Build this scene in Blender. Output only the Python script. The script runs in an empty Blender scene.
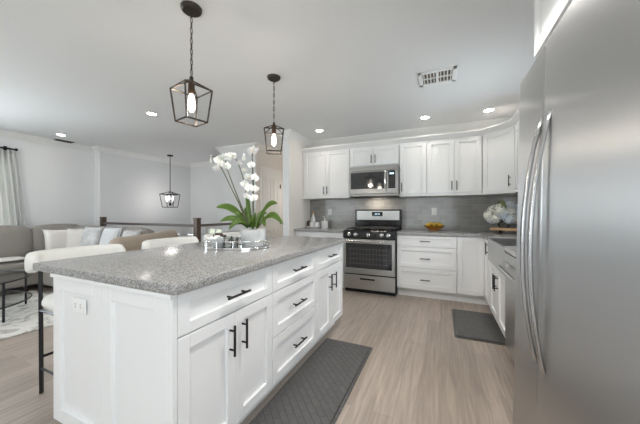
import bpy, bmesh, math, random
from mathutils import Vector, Matrix, Euler
PI = math.pi
random.seed(7)
S = bpy.context.scene
COL = S.collection

# ------------------------------------------------------------------ camera
F_PX, YAW, CAM_H = 269.9, 0.4211, 1.1946
cd = bpy.data.cameras.new('camera')
cam = bpy.data.objects.new('camera', cd); COL.objects.link(cam)
cd.sensor_fit = 'HORIZONTAL'; cd.sensor_width = 36.0
cd.lens = F_PX * 36.0 / 640.0
cd.clip_start = 0.02; cd.clip_end = 200
cam.location = (0, 0, CAM_H)
cam.rotation_euler = (PI / 2, math.radians(0.07), YAW)
S.camera = cam

# ------------------------------------------------------------------ view, world
S.view_settings.view_transform = 'Standard'
S.view_settings.look = 'None'
S.view_settings.exposure = 0.18
S.view_settings.gamma = 1.0
S.view_settings.use_curve_mapping = False
S.cycles.use_denoising = True
S.cycles.max_bounces = 8
S.cycles.diffuse_bounces = 6
S.cycles.caustics_reflective = False
S.cycles.caustics_refractive = False
w = bpy.data.worlds.new('sky'); S.world = w; w.use_nodes = True
wn = w.node_tree.nodes; wl = w.node_tree.links
sky = wn.new('ShaderNodeTexSky'); sky.sky_type = 'HOSEK_WILKIE'; sky.turbidity = 9.0      # a hazy, nearly white sky
sky.sun_direction = (0.3, 0.4, 0.85)
wn['Background'].inputs[1].default_value = 7.0
hs_ = wn.new('ShaderNodeHueSaturation'); hs_.inputs['Saturation'].default_value = 0.2
wl.new(sky.outputs[0], hs_.inputs['Color']); wl.new(hs_.outputs[0], wn['Background'].inputs[0])

CEIL = 2.5
DAY = (0.82, 0.92, 1.0)
WARM = (1.0, 0.88, 0.74)
def area(name, loc, rot, sx, sy, power, col):
    l = bpy.data.lights.new(name, 'AREA'); l.shape = 'RECTANGLE'; l.size = sx; l.size_y = sy
    l.energy = power; l.color = col
    o = bpy.data.objects.new(name, l); COL.objects.link(o); o.location = loc; o.rotation_euler = rot
    return o
# daylight in the left window; the other fill lights and their openings are added
area('daylight_left_window', (-6.49, 0.62, 1.45), (0, -PI / 2, 0), 1.3, 1.4, 80, DAY)
area('fill_front_left', (-5.2, -5.52, 1.25), (PI / 2, 0, 0), 2.3, 1.9, 34, DAY)
area('fill_front_right', (-0.55, -5.52, 1.15), (PI / 2, 0, 0), 2.3, 2.0, 32, DAY)
area('fill_sink_side', (1.20, 3.05, 1.6), (0, PI / 2, 0), 0.8, 0.9, 25, DAY)
area('fill_right_side', (1.14, -1.5, 1.5), (0, PI / 2, 0), 1.2, 2.0, 52, DAY)  # added to light the island fronts from the right
AISLE_FILL_W = 120.0    # unseen fill light added over the aisle
SPOT_W = 4.5     # each recessed lamp

# ------------------------------------------------------------------ materials
def new_mat(name):
    m = bpy.data.materials.new(name); m.use_nodes = True
    return m, m.node_tree.nodes, m.node_tree.links, m.node_tree.nodes['Principled BSDF']
def mat(name, col, rough=0.5, metal=0.0, noise=0.0, nscale=20.0, bump=0.0, bscale=60.0, stretch=(1, 1, 1), **kw):
    m, n, l, b = new_mat(name)
    b.inputs['Base Color'].default_value = (*col, 1)
    b.inputs['Roughness'].default_value = rough
    b.inputs['Metallic'].default_value = metal
    for k, v in kw.items():
        b.inputs[k.replace('_', ' ')].default_value = v
    if noise or bump:
        tc = n.new('ShaderNodeTexCoord'); mp = n.new('ShaderNodeMapping'); mp.inputs['Scale'].default_value = stretch
        l.new(tc.outputs['Object'], mp.inputs[0])
    if noise:
        t = n.new('ShaderNodeTexNoise'); t.inputs['Scale'].default_value = nscale; t.inputs['Detail'].default_value = 5
        l.new(mp.outputs[0], t.inputs['Vector'])
        mx = n.new('ShaderNodeMix'); mx.data_type = 'RGBA'
        mx.inputs['A'].default_value = (*[c * (1 - noise) for c in col], 1)
        mx.inputs['B'].default_value = (*[min(1, c * (1 + noise)) for c in col], 1)
        l.new(t.outputs['Fac'], mx.inputs['Factor']); l.new(mx.outputs['Result'], b.inputs['Base Color'])
    if bump:
        t2 = n.new('ShaderNodeTexNoise'); t2.inputs['Scale'].default_value = bscale; t2.inputs['Detail'].default_value = 3
        l.new(mp.outputs[0], t2.inputs['Vector'])
        bp = n.new('ShaderNodeBump'); bp.inputs['Strength'].default_value = bump; bp.inputs['Distance'].default_value = 0.01
        l.new(t2.outputs['Fac'], bp.inputs['Height']); l.new(bp.outputs[0], b.inputs['Normal'])
    return m
def emit(name, col, strength):
    m, n, l, b = new_mat(name)
    b.inputs['Base Color'].default_value = (*col, 1)
    b.inputs['Emission Color'].default_value = (*col, 1); b.inputs['Emission Strength'].default_value = strength
    return m

M = {}
M['wall'] = mat('grey wall paint', (0.76, 0.765, 0.77), 0.85, bump=0.03, bscale=200)
M['wall_warm'] = mat('warm white wall paint', (0.80, 0.765, 0.72), 0.8, bump=0.03, bscale=200)
M['ceiling'] = mat('ceiling paint', (0.80, 0.81, 0.815), 0.9, bump=0.03, bscale=150)
M['trim'] = mat('white trim paint', (0.84, 0.84, 0.83), 0.45, bump=0.01)
M['cab'] = mat('white cabinet paint', (0.84, 0.84, 0.835), 0.35, bump=0.01, bscale=30)
M['black'] = mat('matte black metal', (0.02, 0.02, 0.022), 0.4, 0.6, noise=0.2)
M['bronze'] = mat('oil rubbed bronze', (0.06, 0.05, 0.042), 0.4, 0.7, noise=0.3, nscale=40)
M['brown'] = mat('brown socket', (0.10, 0.055, 0.03), 0.4, 0.4, noise=0.2)
M['enamel'] = mat('black enamel', (0.012, 0.012, 0.014), 0.12, noise=0.1)
M['ovenglass'] = mat('dark oven glass', (0.02, 0.02, 0.022), 0.06, noise=0.05, Specular_IOR_Level=0.9)
M['iron'] = mat('cast iron', (0.015, 0.015, 0.015), 0.55, bump=0.1, bscale=200)
M['handle'] = mat('satin steel', (0.52, 0.52, 0.52), 0.25, 1.0, noise=0.02)
M['chrome'] = mat('chrome', (0.80, 0.80, 0.80), 0.12, 1.0, noise=0.02)
M['fabric'] = mat('taupe sofa fabric', (0.27, 0.25, 0.225), 0.95, noise=0.10, nscale=40, bump=0.15, bscale=300)
M['tan'] = mat('tan throw fabric', (0.40, 0.335, 0.27), 0.95, noise=0.10, nscale=30, bump=0.15, bscale=300)
M['cream'] = mat('cream pillow linen', (0.76, 0.73, 0.68), 0.95, noise=0.05, nscale=40, bump=0.2, bscale=250)
M['bouclé'] = mat('white stool upholstery', (0.80, 0.79, 0.75), 0.8, noise=0.03, nscale=60, bump=0.08, bscale=250)
def cloth():
    m, n, l, b = new_mat('white curtain cloth')
    b.inputs['Base Color'].default_value = (.9, .9, .89, 1); b.inputs['Roughness'].default_value = .9
    t = n.new('ShaderNodeBsdfTranslucent'); t.inputs[0].default_value = (.9, .9, .89, 1)
    tc = n.new('ShaderNodeTexCoord'); nz = n.new('ShaderNodeTexNoise'); nz.inputs['Scale'].default_value = 150; l.new(tc.outputs['Object'], nz.inputs['Vector'])
    bp = n.new('ShaderNodeBump'); bp.inputs['Strength'].default_value = .08; l.new(nz.outputs['Fac'], bp.inputs['Height']); l.new(bp.outputs[0], b.inputs['Normal'])
    x = n.new('ShaderNodeMixShader'); x.inputs[0].default_value = .22
    l.new(b.outputs[0], x.inputs[1]); l.new(t.outputs[0], x.inputs[2]); l.new(x.outputs[0], n['Material Output'].inputs[0])
    return m
M['curtain'] = cloth()
M['porcelain'] = mat('white ceramic', (0.86, 0.86, 0.85), 0.18, noise=0.02)
M['leaf'] = mat('orchid leaf', (0.13, 0.23, 0.04), 0.35, noise=0.35, nscale=12, bump=0.05)
M['stem'] = mat('orchid stem', (0.09, 0.095, 0.045), 0.5, noise=0.3, nscale=20)
M['petal'] = mat('white petal', (0.91, 0.91, 0.90), 0.6, noise=0.03, nscale=30, Subsurface_Weight=0.15)
M['lip'] = mat('orchid lip', (0.82, 0.72, 0.48), 0.6, noise=0.3, nscale=60)
M['hydra_w'] = mat('white hydrangea', (0.84, 0.83, 0.76), 0.7, noise=0.12, nscale=40)
M['hydra_b'] = mat('pale blue hydrangea', (0.74, 0.79, 0.84), 0.7, noise=0.12, nscale=40)
M['hleaf'] = mat('pale green leaf', (0.36, 0.40, 0.20), 0.6, noise=0.3)
M['moss'] = mat('bark and moss', (0.20, 0.17, 0.10), 0.95, noise=0.5, nscale=60, bump=0.6, bscale=120)
M['amber'] = mat('amber glaze', (0.42, 0.17, 0.03), 0.2, 0.2, noise=0.3, nscale=12)
M['lemon'] = mat('lemon peel', (0.68, 0.45, 0.04), 0.4, noise=0.1, nscale=15, bump=0.15, bscale=120)
M['wood_light'] = mat('light wood', (0.58, 0.36, 0.19), 0.5, noise=0.25, nscale=6, stretch=(2, 25, 25))
M['newel'] = mat('dark oak', (0.075, 0.048, 0.032), 0.45, noise=0.35, nscale=6, stretch=(30, 30, 2))
M['rail'] = mat('grey brown rail', (0.10, 0.082, 0.072), 0.4, noise=0.3, nscale=6, stretch=(2, 30, 30))
M['plastic'] = mat('white plastic', (0.86, 0.86, 0.84), 0.35, noise=0.01)
M['slot'] = mat('dark slot', (0.05, 0.05, 0.05), 0.6, noise=0.1)
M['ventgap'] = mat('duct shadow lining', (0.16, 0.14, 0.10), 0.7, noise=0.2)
M['bulb'] = emit('warm filament bulb', (1.0, 0.90, 0.76), 4.5)
M['candle'] = emit('cool candle bulb', (1.0, 0.96, 0.92), 9.0)
M['led'] = emit('recessed lamp lens', (1.0, 0.94, 0.86), 50.0)
M['display'] = emit('lit clock digits', (0.55, 0.75, 0.85), 1.2)
M['beads'] = mat('dark brown beads', (0.07, 0.04, 0.03), 0.5, noise=0.3)
M['toe'] = mat('toe kick paint', (0.80, 0.80, 0.79), 0.5, bump=0.01)
M['grass'] = mat('garden green', (0.46, 0.50, 0.38), 0.9, noise=0.5, nscale=6)

def glass(name, col=(1, 1, 1), gloss=0.12, rough=0.02):
    m, n, l, b = new_mat(name)
    n.remove(b)
    t = n.new('ShaderNodeBsdfTransparent'); t.inputs[0].default_value = (*col, 1)
    g = n.new('ShaderNodeBsdfGlossy'); g.inputs['Roughness'].default_value = rough
    lw = n.new('ShaderNodeLayerWeight'); lw.inputs[0].default_value = 0.25
    mr = n.new('ShaderNodeMapRange'); mr.inputs['To Min'].default_value = gloss * 0.4; mr.inputs['To Max'].default_value = min(1, gloss * 5)
    l.new(lw.outputs['Fresnel'], mr.inputs['Value'])
    x = n.new('ShaderNodeMixShader'); l.new(mr.outputs[0], x.inputs[0]); l.new(t.outputs[0], x.inputs[1]); l.new(g.outputs[0], x.inputs[2])
    l.new(x.outputs[0], n['Material Output'].inputs[0])
    return m
M['glass'] = glass('clear glass')
M['smoke'] = glass('grey table glass', (0.92, 0.93, 0.93), 0.07)
M['bottleglass'] = glass('bottle glass', (0.85, 0.86, 0.84), 0.2)

def steel(name, col, rough, scale, aniso=0.0):
    # brushed steel: fine grain in one direction, roughness and bump both from it
    m, n, l, b = new_mat(name)
    b.inputs['Metallic'].default_value = 1.0
    b.inputs['Base Color'].default_value = (*col, 1)
    tc = n.new('ShaderNodeTexCoord'); mp = n.new('ShaderNodeMapping'); mp.inputs['Scale'].default_value = scale
    l.new(tc.outputs['Object'], mp.inputs[0])
    t = n.new('ShaderNodeTexNoise'); t.inputs['Scale'].default_value = 1.0; t.inputs['Detail'].default_value = 4
    l.new(mp.outputs[0], t.inputs['Vector'])
    mr = n.new('ShaderNodeMapRange'); mr.inputs['To Min'].default_value = rough * 0.85; mr.inputs['To Max'].default_value = rough * 1.15
    l.new(t.outputs['Fac'], mr.inputs['Value']); l.new(mr.outputs[0], b.inputs['Roughness'])
    bp = n.new('ShaderNodeBump'); bp.inputs['Strength'].default_value = 0.04; bp.inputs['Distance'].default_value = 0.002
    l.new(t.outputs['Fac'], bp.inputs['Height']); l.new(bp.outputs[0], b.inputs['Normal'])
    if aniso:
        bp.inputs['Strength'].default_value = 0.0; mr.inputs['To Min'].default_value = rough * .97; mr.inputs['To Max'].default_value = rough * 1.03
        b.inputs['Anisotropic'].default_value = aniso
        tg = n.new('ShaderNodeTangent'); tg.direction_type = 'RADIAL'; tg.axis = 'Z'; l.new(tg.outputs[0], b.inputs['Tangent'])
    return m
M['steel'] = steel('brushed stainless steel', (0.50, 0.50, 0.49), 0.30, (3, 3, 500))
M['steel_dark'] = steel('dark brushed steel', (0.33, 0.325, 0.32), 0.32, (3, 3, 500))
M['fridge'] = steel('brushed refrigerator steel', (0.53, 0.53, 0.527), 0.36, (500, 500, 3), 0.98)

def granite():
    m, n, l, b = new_mat('speckled grey granite')
    tc = n.new('ShaderNodeTexCoord')
    v = n.new('ShaderNodeTexVoronoi'); v.inputs['Scale'].default_value = 190; l.new(tc.outputs['Object'], v.inputs['Vector'])
    r1 = n.new('ShaderNodeValToRGB'); e = r1.color_ramp
    e.elements[0].position = 0.0; e.elements[0].color = (0.05, 0.048, 0.045, 1)
    e.elements[1].position = 1.0; e.elements[1].color = (0.55, 0.54, 0.525, 1)
    a = e.elements.new(0.22); a.color = (0.17, 0.163, 0.155, 1)
    a = e.elements.new(0.55); a.color = (0.33, 0.325, 0.315, 1)
    sp = n.new('ShaderNodeSeparateColor'); l.new(v.outputs['Color'], sp.inputs[0]); l.new(sp.outputs[0], r1.inputs[0])
    t = n.new('ShaderNodeTexNoise'); t.inputs['Scale'].default_value = 260; t.inputs['Detail'].default_value = 3
    l.new(tc.outputs['Object'], t.inputs['Vector'])
    r2 = n.new('ShaderNodeValToRGB'); e = r2.color_ramp
    e.elements[0].position = 0.40; e.elements[0].color = (0.21, 0.205, 0.197, 1)
    e.elements[1].position = 0.62; e.elements[1].color = (0.45, 0.445, 0.435, 1)
    l.new(t.outputs['Fac'], r2.inputs[0])
    mx = n.new('ShaderNodeMix'); mx.data_type = 'RGBA'; mx.inputs['Factor'].default_value = 0.45
    l.new(r1.outputs[0], mx.inputs['A']); l.new(r2.outputs[0], mx.inputs['B'])
    l.new(mx.outputs['Result'], b.inputs['Base Color'])
    b.inputs['Roughness'].default_value = 0.2
    return m
M['granite'] = granite()

def floor_mat():
    m, n, l, b = new_mat('oak plank floor')
    tc = n.new('ShaderNodeTexCoord')
    sx = n.new('ShaderNodeSeparateXYZ'); l.new(tc.outputs['Object'], sx.inputs[0])
    cx = n.new('ShaderNodeCombineXYZ'); l.new(sx.outputs['Y'], cx.inputs['X']); l.new(sx.outputs['X'], cx.inputs['Y'])
    br = n.new('ShaderNodeTexBrick'); l.new(cx.outputs[0], br.inputs['Vector'])
    br.inputs['Scale'].default_value = 1.0; br.inputs['Brick Width'].default_value = 1.6; br.inputs['Row Height'].default_value = 0.127
    br.inputs['Mortar Size'].default_value = 0.0012; br.inputs['Mortar Smooth'].default_value = 0.2; br.offset = 0.37
    br.inputs['Color1'].default_value = (0.0, 0.0, 0.0, 1); br.inputs['Color2'].default_value = (1, 1, 1, 1); br.inputs['Mortar'].default_value = (0.5, 0.5, 0.5, 1)
    ramp = n.new('ShaderNodeValToRGB'); e = ramp.color_ramp
    e.elements[0].color = (0.35, 0.29, 0.24, 1); e.elements[1].color = (0.44, 0.37, 0.315, 1)
    l.new(br.outputs['Color'], ramp.inputs[0])
    # grain: noise stretched along each plank
    mp = n.new('ShaderNodeMapping'); mp.inputs['Scale'].default_value = (28, 1.6, 1); l.new(tc.outputs['Object'], mp.inputs[0])
    g = n.new('ShaderNodeTexNoise'); g.inputs['Scale'].default_value = 1.0; g.inputs['Detail'].default_value = 6; g.inputs['Distortion'].default_value = 1.4
    l.new(mp.outputs[0], g.inputs['Vector'])
    gr = n.new('ShaderNodeMapRange'); gr.inputs['From Min'].default_value = 0.3; gr.inputs['From Max'].default_value = 0.7
    gr.inputs['To Min'].default_value = 0.78; gr.inputs['To Max'].default_value = 1.15; l.new(g.outputs['Fac'], gr.inputs['Value'])
    mx = n.new('ShaderNodeMix'); mx.data_type = 'RGBA'; mx.blend_type = 'MULTIPLY'; mx.inputs['Factor'].default_value = 1
    l.new(ramp.outputs[0], mx.inputs['A']); l.new(gr.outputs[0], mx.inputs['B'])
    m2 = n.new('ShaderNodeMix'); m2.data_type = 'RGBA'; l.new(br.outputs['Fac'], m2.inputs['Factor'])
    l.new(mx.outputs['Result'], m2.inputs['A']); m2.inputs['B'].default_value = (0.25, 0.205, 0.17, 1)
    l.new(m2.outputs['Result'], b.inputs['Base Color'])
    b.inputs['Roughness'].default_value = 0.33
    bp = n.new('ShaderNodeBump'); bp.inputs['Strength'].default_value = 0.12; bp.inputs['Distance'].default_value = 0.003
    l.new(g.outputs['Fac'], bp.inputs['Height']); l.new(bp.outputs[0], b.inputs['Normal'])
    return m
M['floor'] = floor_mat()

def tile_mat():
    m, n, l, b = new_mat('grey glass subway tile')
    tc = n.new('ShaderNodeTexCoord')
    sx = n.new('ShaderNodeSeparateXYZ'); l.new(tc.outputs['Object'], sx.inputs[0])
    ad = n.new('ShaderNodeMath'); l.new(sx.outputs['X'], ad.inputs[0]); l.new(sx.outputs['Y'], ad.inputs[1])
    cx = n.new('ShaderNodeCombineXYZ'); l.new(ad.outputs[0], cx.inputs['X']); l.new(sx.outputs['Z'], cx.inputs['Y'])
    br = n.new('ShaderNodeTexBrick'); l.new(cx.outputs[0], br.inputs['Vector'])
    br.inputs['Scale'].default_value = 1.0; br.inputs['Brick Width'].default_value = 0.153; br.inputs['Row Height'].default_value = 0.0765
    br.inputs['Mortar Size'].default_value = 0.0018
    br.inputs['Color1'].default_value = (0.26, 0.252, 0.238, 1); br.inputs['Color2'].default_value = (0.33, 0.32, 0.305, 1)
    br.inputs['Mortar'].default_value = (0.42, 0.41, 0.39, 1)
    l.new(br.outputs['Color'], b.inputs['Base Color'])
    b.inputs['Roughness'].default_value = 0.10
    nz = n.new('ShaderNodeTexNoise'); nz.inputs['Scale'].default_value = 9; l.new(tc.outputs['Object'], nz.inputs['Vector'])
    sb = n.new('ShaderNodeMath'); sb.operation = 'SUBTRACT'; l.new(nz.outputs['Fac'], sb.inputs[0]); l.new(br.outputs['Fac'], sb.inputs[1])
    bp = n.new('ShaderNodeBump'); bp.inputs['Strength'].default_value = 0.15; bp.inputs['Distance'].default_value = 0.006
    l.new(sb.outputs[0], bp.inputs['Height']); l.new(bp.outputs[0], b.inputs['Normal'])
    return m
M['tile'] = tile_mat()

def pattern_mat(name, c1, c2, scale, lo, hi, stretch=(1, 1, 1), rough=0.95, dist=0.0):
    m, n, l, b = new_mat(name)
    tc = n.new('ShaderNodeTexCoord'); mp = n.new('ShaderNodeMapping'); mp.inputs['Scale'].default_value = stretch
    l.new(tc.outputs['Object'], mp.inputs[0])
    t = n.new('ShaderNodeTexNoise'); t.inputs['Scale'].default_value = scale; t.inputs['Detail'].default_value = 6
    t.inputs['Roughness'].default_value = 0.65; t.inputs['Distortion'].default_value = dist
    l.new(mp.outputs[0], t.inputs['Vector'])
    r = n.new('ShaderNodeValToRGB'); r.color_ramp.elements[0].position = lo; r.color_ramp.elements[1].position = hi
    r.color_ramp.elements[0].color = (*c1, 1); r.color_ramp.elements[1].color = (*c2, 1)
    l.new(t.outputs['Fac'], r.inputs[0]); l.new(r.outputs[0], b.inputs['Base Color'])
    b.inputs['Roughness'].default_value = rough
    return m
M['rug'] = pattern_mat('faded cream and grey rug', (0.36, 0.34, 0.32), (0.70, 0.68, 0.64), 5.0, 0.38, 0.52, (1, 1, 1), 0.98, 1.5)
M['pillow_grey'] = pattern_mat('pale blue grey print', (0.43, 0.43, 0.425), (0.60, 0.60, 0.59), 9.0, 0.40, 0.60)
M['marble'] = pattern_mat('white marbled ceramic', (0.74, 0.74, 0.74), (0.86, 0.86, 0.85), 14.0, 0.35, 0.50, rough=0.25)

def stripes_mat():
    m, n, l, b = new_mat('blue and white striped linen')
    tc = n.new('ShaderNodeTexCoord')
    wv = n.new('ShaderNodeTexWave'); wv.inputs['Scale'].default_value = 9; wv.inputs['Distortion'].default_value = 0.8
    l.new(tc.outputs['Object'], wv.inputs['Vector'])
    r = n.new('ShaderNodeValToRGB'); r.color_ramp.elements[0].position = 0.25; r.color_ramp.elements[1].position = 0.45
    r.color_ramp.elements[0].color = (0.42, 0.44, 0.47, 1); r.color_ramp.elements[1].color = (0.66, 0.66, 0.65, 1)
    l.new(wv.outputs['Fac'], r.inputs[0]); l.new(r.outputs[0], b.inputs['Base Color']); b.inputs['Roughness'].default_value = 0.95
    return m
M['stripe'] = stripes_mat()

def mat_rubber():
    m, n, l, b = new_mat('dark embossed kitchen mat')
    tc = n.new('ShaderNodeTexCoord'); mp = n.new('ShaderNodeMapping')
    mp.inputs['Rotation'].default_value = (0, 0, PI / 4); mp.inputs['Scale'].default_value = (1, 1, 1)
    l.new(tc.outputs['Object'], mp.inputs[0])
    br = n.new('ShaderNodeTexBrick'); l.new(mp.outputs[0], br.inputs['Vector'])
    br.inputs['Scale'].default_value = 1; br.inputs['Brick Width'].default_value = 0.085; br.inputs['Row Height'].default_value = 0.042
    br.inputs['Mortar Size'].default_value = 0.004; br.inputs['Mortar Smooth'].default_value = 0.6
    br.inputs['Color1'].default_value = (0.095, 0.093, 0.090, 1); br.inputs['Color2'].default_value = (0.112, 0.110, 0.107, 1)
    br.inputs['Mortar'].default_value = (0.08, 0.078, 0.076, 1)
    l.new(br.outputs['Color'], b.inputs['Base Color']); b.inputs['Roughness'].default_value = 0.48
    iv = n.new('ShaderNodeMath'); iv.operation = 'SUBTRACT'; iv.inputs[0].default_value = 1; l.new(br.outputs['Fac'], iv.inputs[1])
    bp = n.new('ShaderNodeBump'); bp.inputs['Strength'].default_value = 0.6; bp.inputs['Distance'].default_value = 0.004
    l.new(iv.outputs[0], bp.inputs['Height']); l.new(bp.outputs[0], b.inputs['Normal'])
    return m
M['mat'] = mat_rubber()

# ------------------------------------------------------------------ mesh helpers
class MB:
    def __init__(self): self.bm = bmesh.new(); self.smooth = False
    def box(self, x0, x1, y0, y1, z0, z1, bev=0.0, seg=2):
        t = bmesh.new(); bmesh.ops.create_cube(t, size=1)
        for v in t.verts:
            v.co = Vector(((x0 + x1) / 2 + v.co.x * (x1 - x0), (y0 + y1) / 2 + v.co.y * (y1 - y0), (z0 + z1) / 2 + v.co.z * (z1 - z0)))
        if bev > 0:
            bmesh.ops.bevel(t, geom=t.edges[:], offset=bev, segments=seg, profile=0.5, affect='EDGES', clamp_overlap=True)
        self.merge(t); return self
    def merge(self, t, M4=None):
        if M4 is not None: bmesh.ops.transform(t, matrix=M4, verts=t.verts)
        me = bpy.data.meshes.new('tmp'); t.to_mesh(me); t.free()
        self.bm.from_mesh(me); bpy.data.meshes.remove(me)
    def prism(self, pts, z0, z1, bev=0.0):
        t = bmesh.new()
        f = t.faces.new([t.verts.new((x, y, z0)) for x, y in pts])
        r = bmesh.ops.extrude_face_region(t, geom=[f])
        for v in r['geom']:
            if isinstance(v, bmesh.types.BMVert): v.co.z = z1
        bmesh.ops.recalc_face_normals(t, faces=t.faces)
        if bev: bmesh.ops.bevel(t, geom=t.edges[:], offset=bev, segments=2, profile=0.5, affect='EDGES')
        self.merge(t); return self
    def tube(self, pts, r, n=8, cap=True, r2=None, closed=False):
        pts = [Vector(p) for p in pts]; t = bmesh.new(); rings = []
        N = len(pts); prev = None
        for i, p in enumerate(pts):
            if closed: d = pts[(i + 1) % N] - pts[i - 1]
            elif i == 0: d = pts[1] - p
            elif i == N - 1: d = p - pts[i - 1]
            else: d = (pts[i + 1] - p).normalized() + (p - pts[i - 1]).normalized()
            d.normalize()
            if prev is None:
                u = d.orthogonal().normalized()
            else:
                u = prev - d * prev.dot(d)
                u = u.normalized() if u.length > 1e-6 else d.orthogonal().normalized()
            prev = u; vv = d.cross(u)
            rr = r if r2 is None else r + (r2 - r) * i / (N - 1)
            rings.append([t.verts.new(p + (u * math.cos(a) + vv * math.sin(a)) * rr) for a in [2 * PI * k / n + PI / n for k in range(n)]])
        for i in range(N if closed else N - 1):
            A, B = rings[i], rings[(i + 1) % N]
            for k in range(n): t.faces.new((A[k], A[(k + 1) % n], B[(k + 1) % n], B[k]))
        if cap and not closed:
            t.faces.new(rings[0][::-1]); t.faces.new(rings[-1])
        bmesh.ops.recalc_face_normals(t, faces=t.faces)
        self.merge(t); return self
    def sqbar(self, a, b, wd):            # square bar between two points
        return self.tube([a, b], wd * 0.7071, 4)
    def lathe(self, prof, c=(0, 0, 0), n=24, axis='z'):
        t = bmesh.new(); rings = []
        for r, z in prof:
            if r < 1e-6: rings.append([t.verts.new((0, 0, z))])
            else: rings.append([t.verts.new((r * math.cos(2 * PI * k / n), r * math.sin(2 * PI * k / n), z)) for k in range(n)])
        for A, B in zip(rings, rings[1:]):
            for k in range(n):
                k2 = (k + 1) % n
                if len(A) == 1 and len(B) == 1: continue
                if len(A) == 1: t.faces.new((A[0], B[k], B[k2]))
                elif len(B) == 1: t.faces.new((A[k], A[k2], B[0]))
                else: t.faces.new((A[k], A[k2], B[k2], B[k]))
        bmesh.ops.recalc_face_normals(t, faces=t.faces)
        R = Matrix.Identity(4)
        if axis == 'y': R = Matrix.Rotation(PI / 2, 4, 'X')
        if axis == 'x': R = Matrix.Rotation(PI / 2, 4, 'Y')
        self.merge(t, Matrix.Translation(c) @ R); return self
    def ball(self, c, r, sc=(1, 1, 1), n=12, M4=None):
        t = bmesh.new(); bmesh.ops.create_uvsphere(t, u_segments=n, v_segments=max(6, n * 2 // 3), radius=r)
        X = Matrix.Translation(c) @ (M4 if M4 is not None else Matrix.Identity(4)) @ Matrix.Diagonal((*sc, 1))
        self.merge(t, X); return self
    def cushion(self, c, size, r=0.06, puff=0.03, rot=None, n=8):
        # a rounded box, its big faces bulging a little
        t = bmesh.new(); bmesh.ops.create_cube(t, size=2)
        bmesh.ops.subdivide_edges(t, edges=t.edges[:], cuts=n, use_grid_fill=True)
        h = Vector(size) / 2
        for v in t.verts:
            p = v.co.copy()
            q = Vector([math.copysign(1 - (1 - abs(p[i])) ** 1.0, p[i]) * h[i] for i in range(3)])
            inner = Vector([max(-(h[i] - r), min(h[i] - r, q[i])) for i in range(3)])
            d = q - inner
            if d.length > 1e-9: q = inner + d.normalized() * min(r, max(abs(d.x), abs(d.y), abs(d.z)))
            for i in range(3):
                j, k = (i + 1) % 3, (i + 2) % 3
                if abs(abs(p[i]) - 1) < 1e-6:
                    q[i] += math.copysign(puff * (1 - p[j] ** 2) * (1 - p[k] ** 2), p[i])
            v.co = q
        X = Matrix.Translation(c)
        if rot: X = X @ Euler(rot).to_matrix().to_4x4()
        self.merge(t, X); return self
    def pillow(self, c, wd, ht, th, rot=(0, 0, 0), n=14):
        # a square throw pillow standing in its own xz plane
        t = bmesh.new(); g = {}
        for s in (1, -1):
            for i in range(n + 1):
                for j in range(n + 1):
                    u, v = 2 * i / n - 1, 2 * j / n - 1
                    edge = i in (0, n) or j in (0, n)
                    if s == -1 and edge: g[(s, i, j)] = g[(1, i, j)]; continue
                    k = ((1 - u ** 4) * (1 - v ** 4)) ** 0.55
                    pin = 1 - 0.17 * (1 - (u * u) * (v * v)) * (u * u + v * v) * 0.7
                    g[(s, i, j)] = t.verts.new((u * wd / 2 * pin, s * th / 2 * k, v * ht / 2 * pin))
            for i in range(n):
                for j in range(n):
                    t.faces.new((g[(s, i, j)], g[(s, i + 1, j)], g[(s, i + 1, j + 1)], g[(s, i, j + 1)]))
        bmesh.ops.recalc_face_normals(t, faces=t.faces)
        self.merge(t, Matrix.Translation(c) @ Euler(rot).to_matrix().to_4x4()); return self
    def build(self, name, material, parent=None, smooth=None, label=None):
        me = bpy.data.meshes.new(name); self.bm.to_mesh(me); self.bm.free()
        me.materials.append(material)
        if smooth:
            for p in me.polygons: p.use_smooth = True
            if smooth != 'all':
                me.set_sharp_from_angle(angle=math.radians(35))
        o = bpy.data.objects.new(name, me); COL.objects.link(o)
        if parent is not None: o.parent = parent
        if label: o['label'] = label
        return o

def thing(name, label, cat, loc=(0, 0, 0), rz=0.0, group=None):
    o = bpy.data.objects.new(name, None); COL.objects.link(o)
    o.empty_display_size = 0.1
    o.location = loc; o.rotation_euler = (0, 0, rz); o['label'] = label; o['category'] = cat
    if group: o['group'] = group
    return o
def tag(o, label, cat, group=None):
    o['label'] = label; o['category'] = cat
    if group: o['group'] = group
    return o
def struct(name, mb, m, parent=None, smooth=None):
    o = mb.build(name, m, parent, smooth)
    if parent is None: o['kind'] = 'structure'
    return o
def kids(o): return [c for c in bpy.data.objects if c.parent == o]
def copy_tree(o, parent=None):
    c = o.copy(); COL.objects.link(c)
    if parent is not None: c.parent = parent
    for ch in kids(o): copy_tree(ch, c)
    return c
def dup(o, loc, label, rz=None):
    c = copy_tree(o); c.location = loc; c['label'] = label
    if rz is not None: c.rotation_euler = (0, 0, rz)
    return c

# ------------------------------------------------------------------ the shell
XL, XJ, YJ = -6.42, -6.2, 3.12          # living room wall, stairwell wall, jog
YS = 5.25                               # stairwell far wall
XH, YH = -3.23, 4.2                     # hall wall and stub
XK0, XK1, YEND = -2.355, -2.24, 3.78    # wall at the kitchen's left end
XR, YB, YF = 1.126, 4.55, -5.5          # right wall, back wall, wall behind the camera
fl = MB()
fl.box(XL - .1, XR + .1, YF - .1, 3.10, -0.12, 0)
fl.box(-3.55, XR + .1, 3.10, 6.1, -0.12, 0)
struct('floor', fl, M['floor'])
struct('floor_landing', MB().box(XJ - .1, -3.5, 3.0, YS + .1, -1.32, -1.2), M['floor'])
struct('ceiling', MB().box(XL - .2, XR + .2, YF - .2, 6.2, CEIL, CEIL + .1), M['ceiling'])
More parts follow.
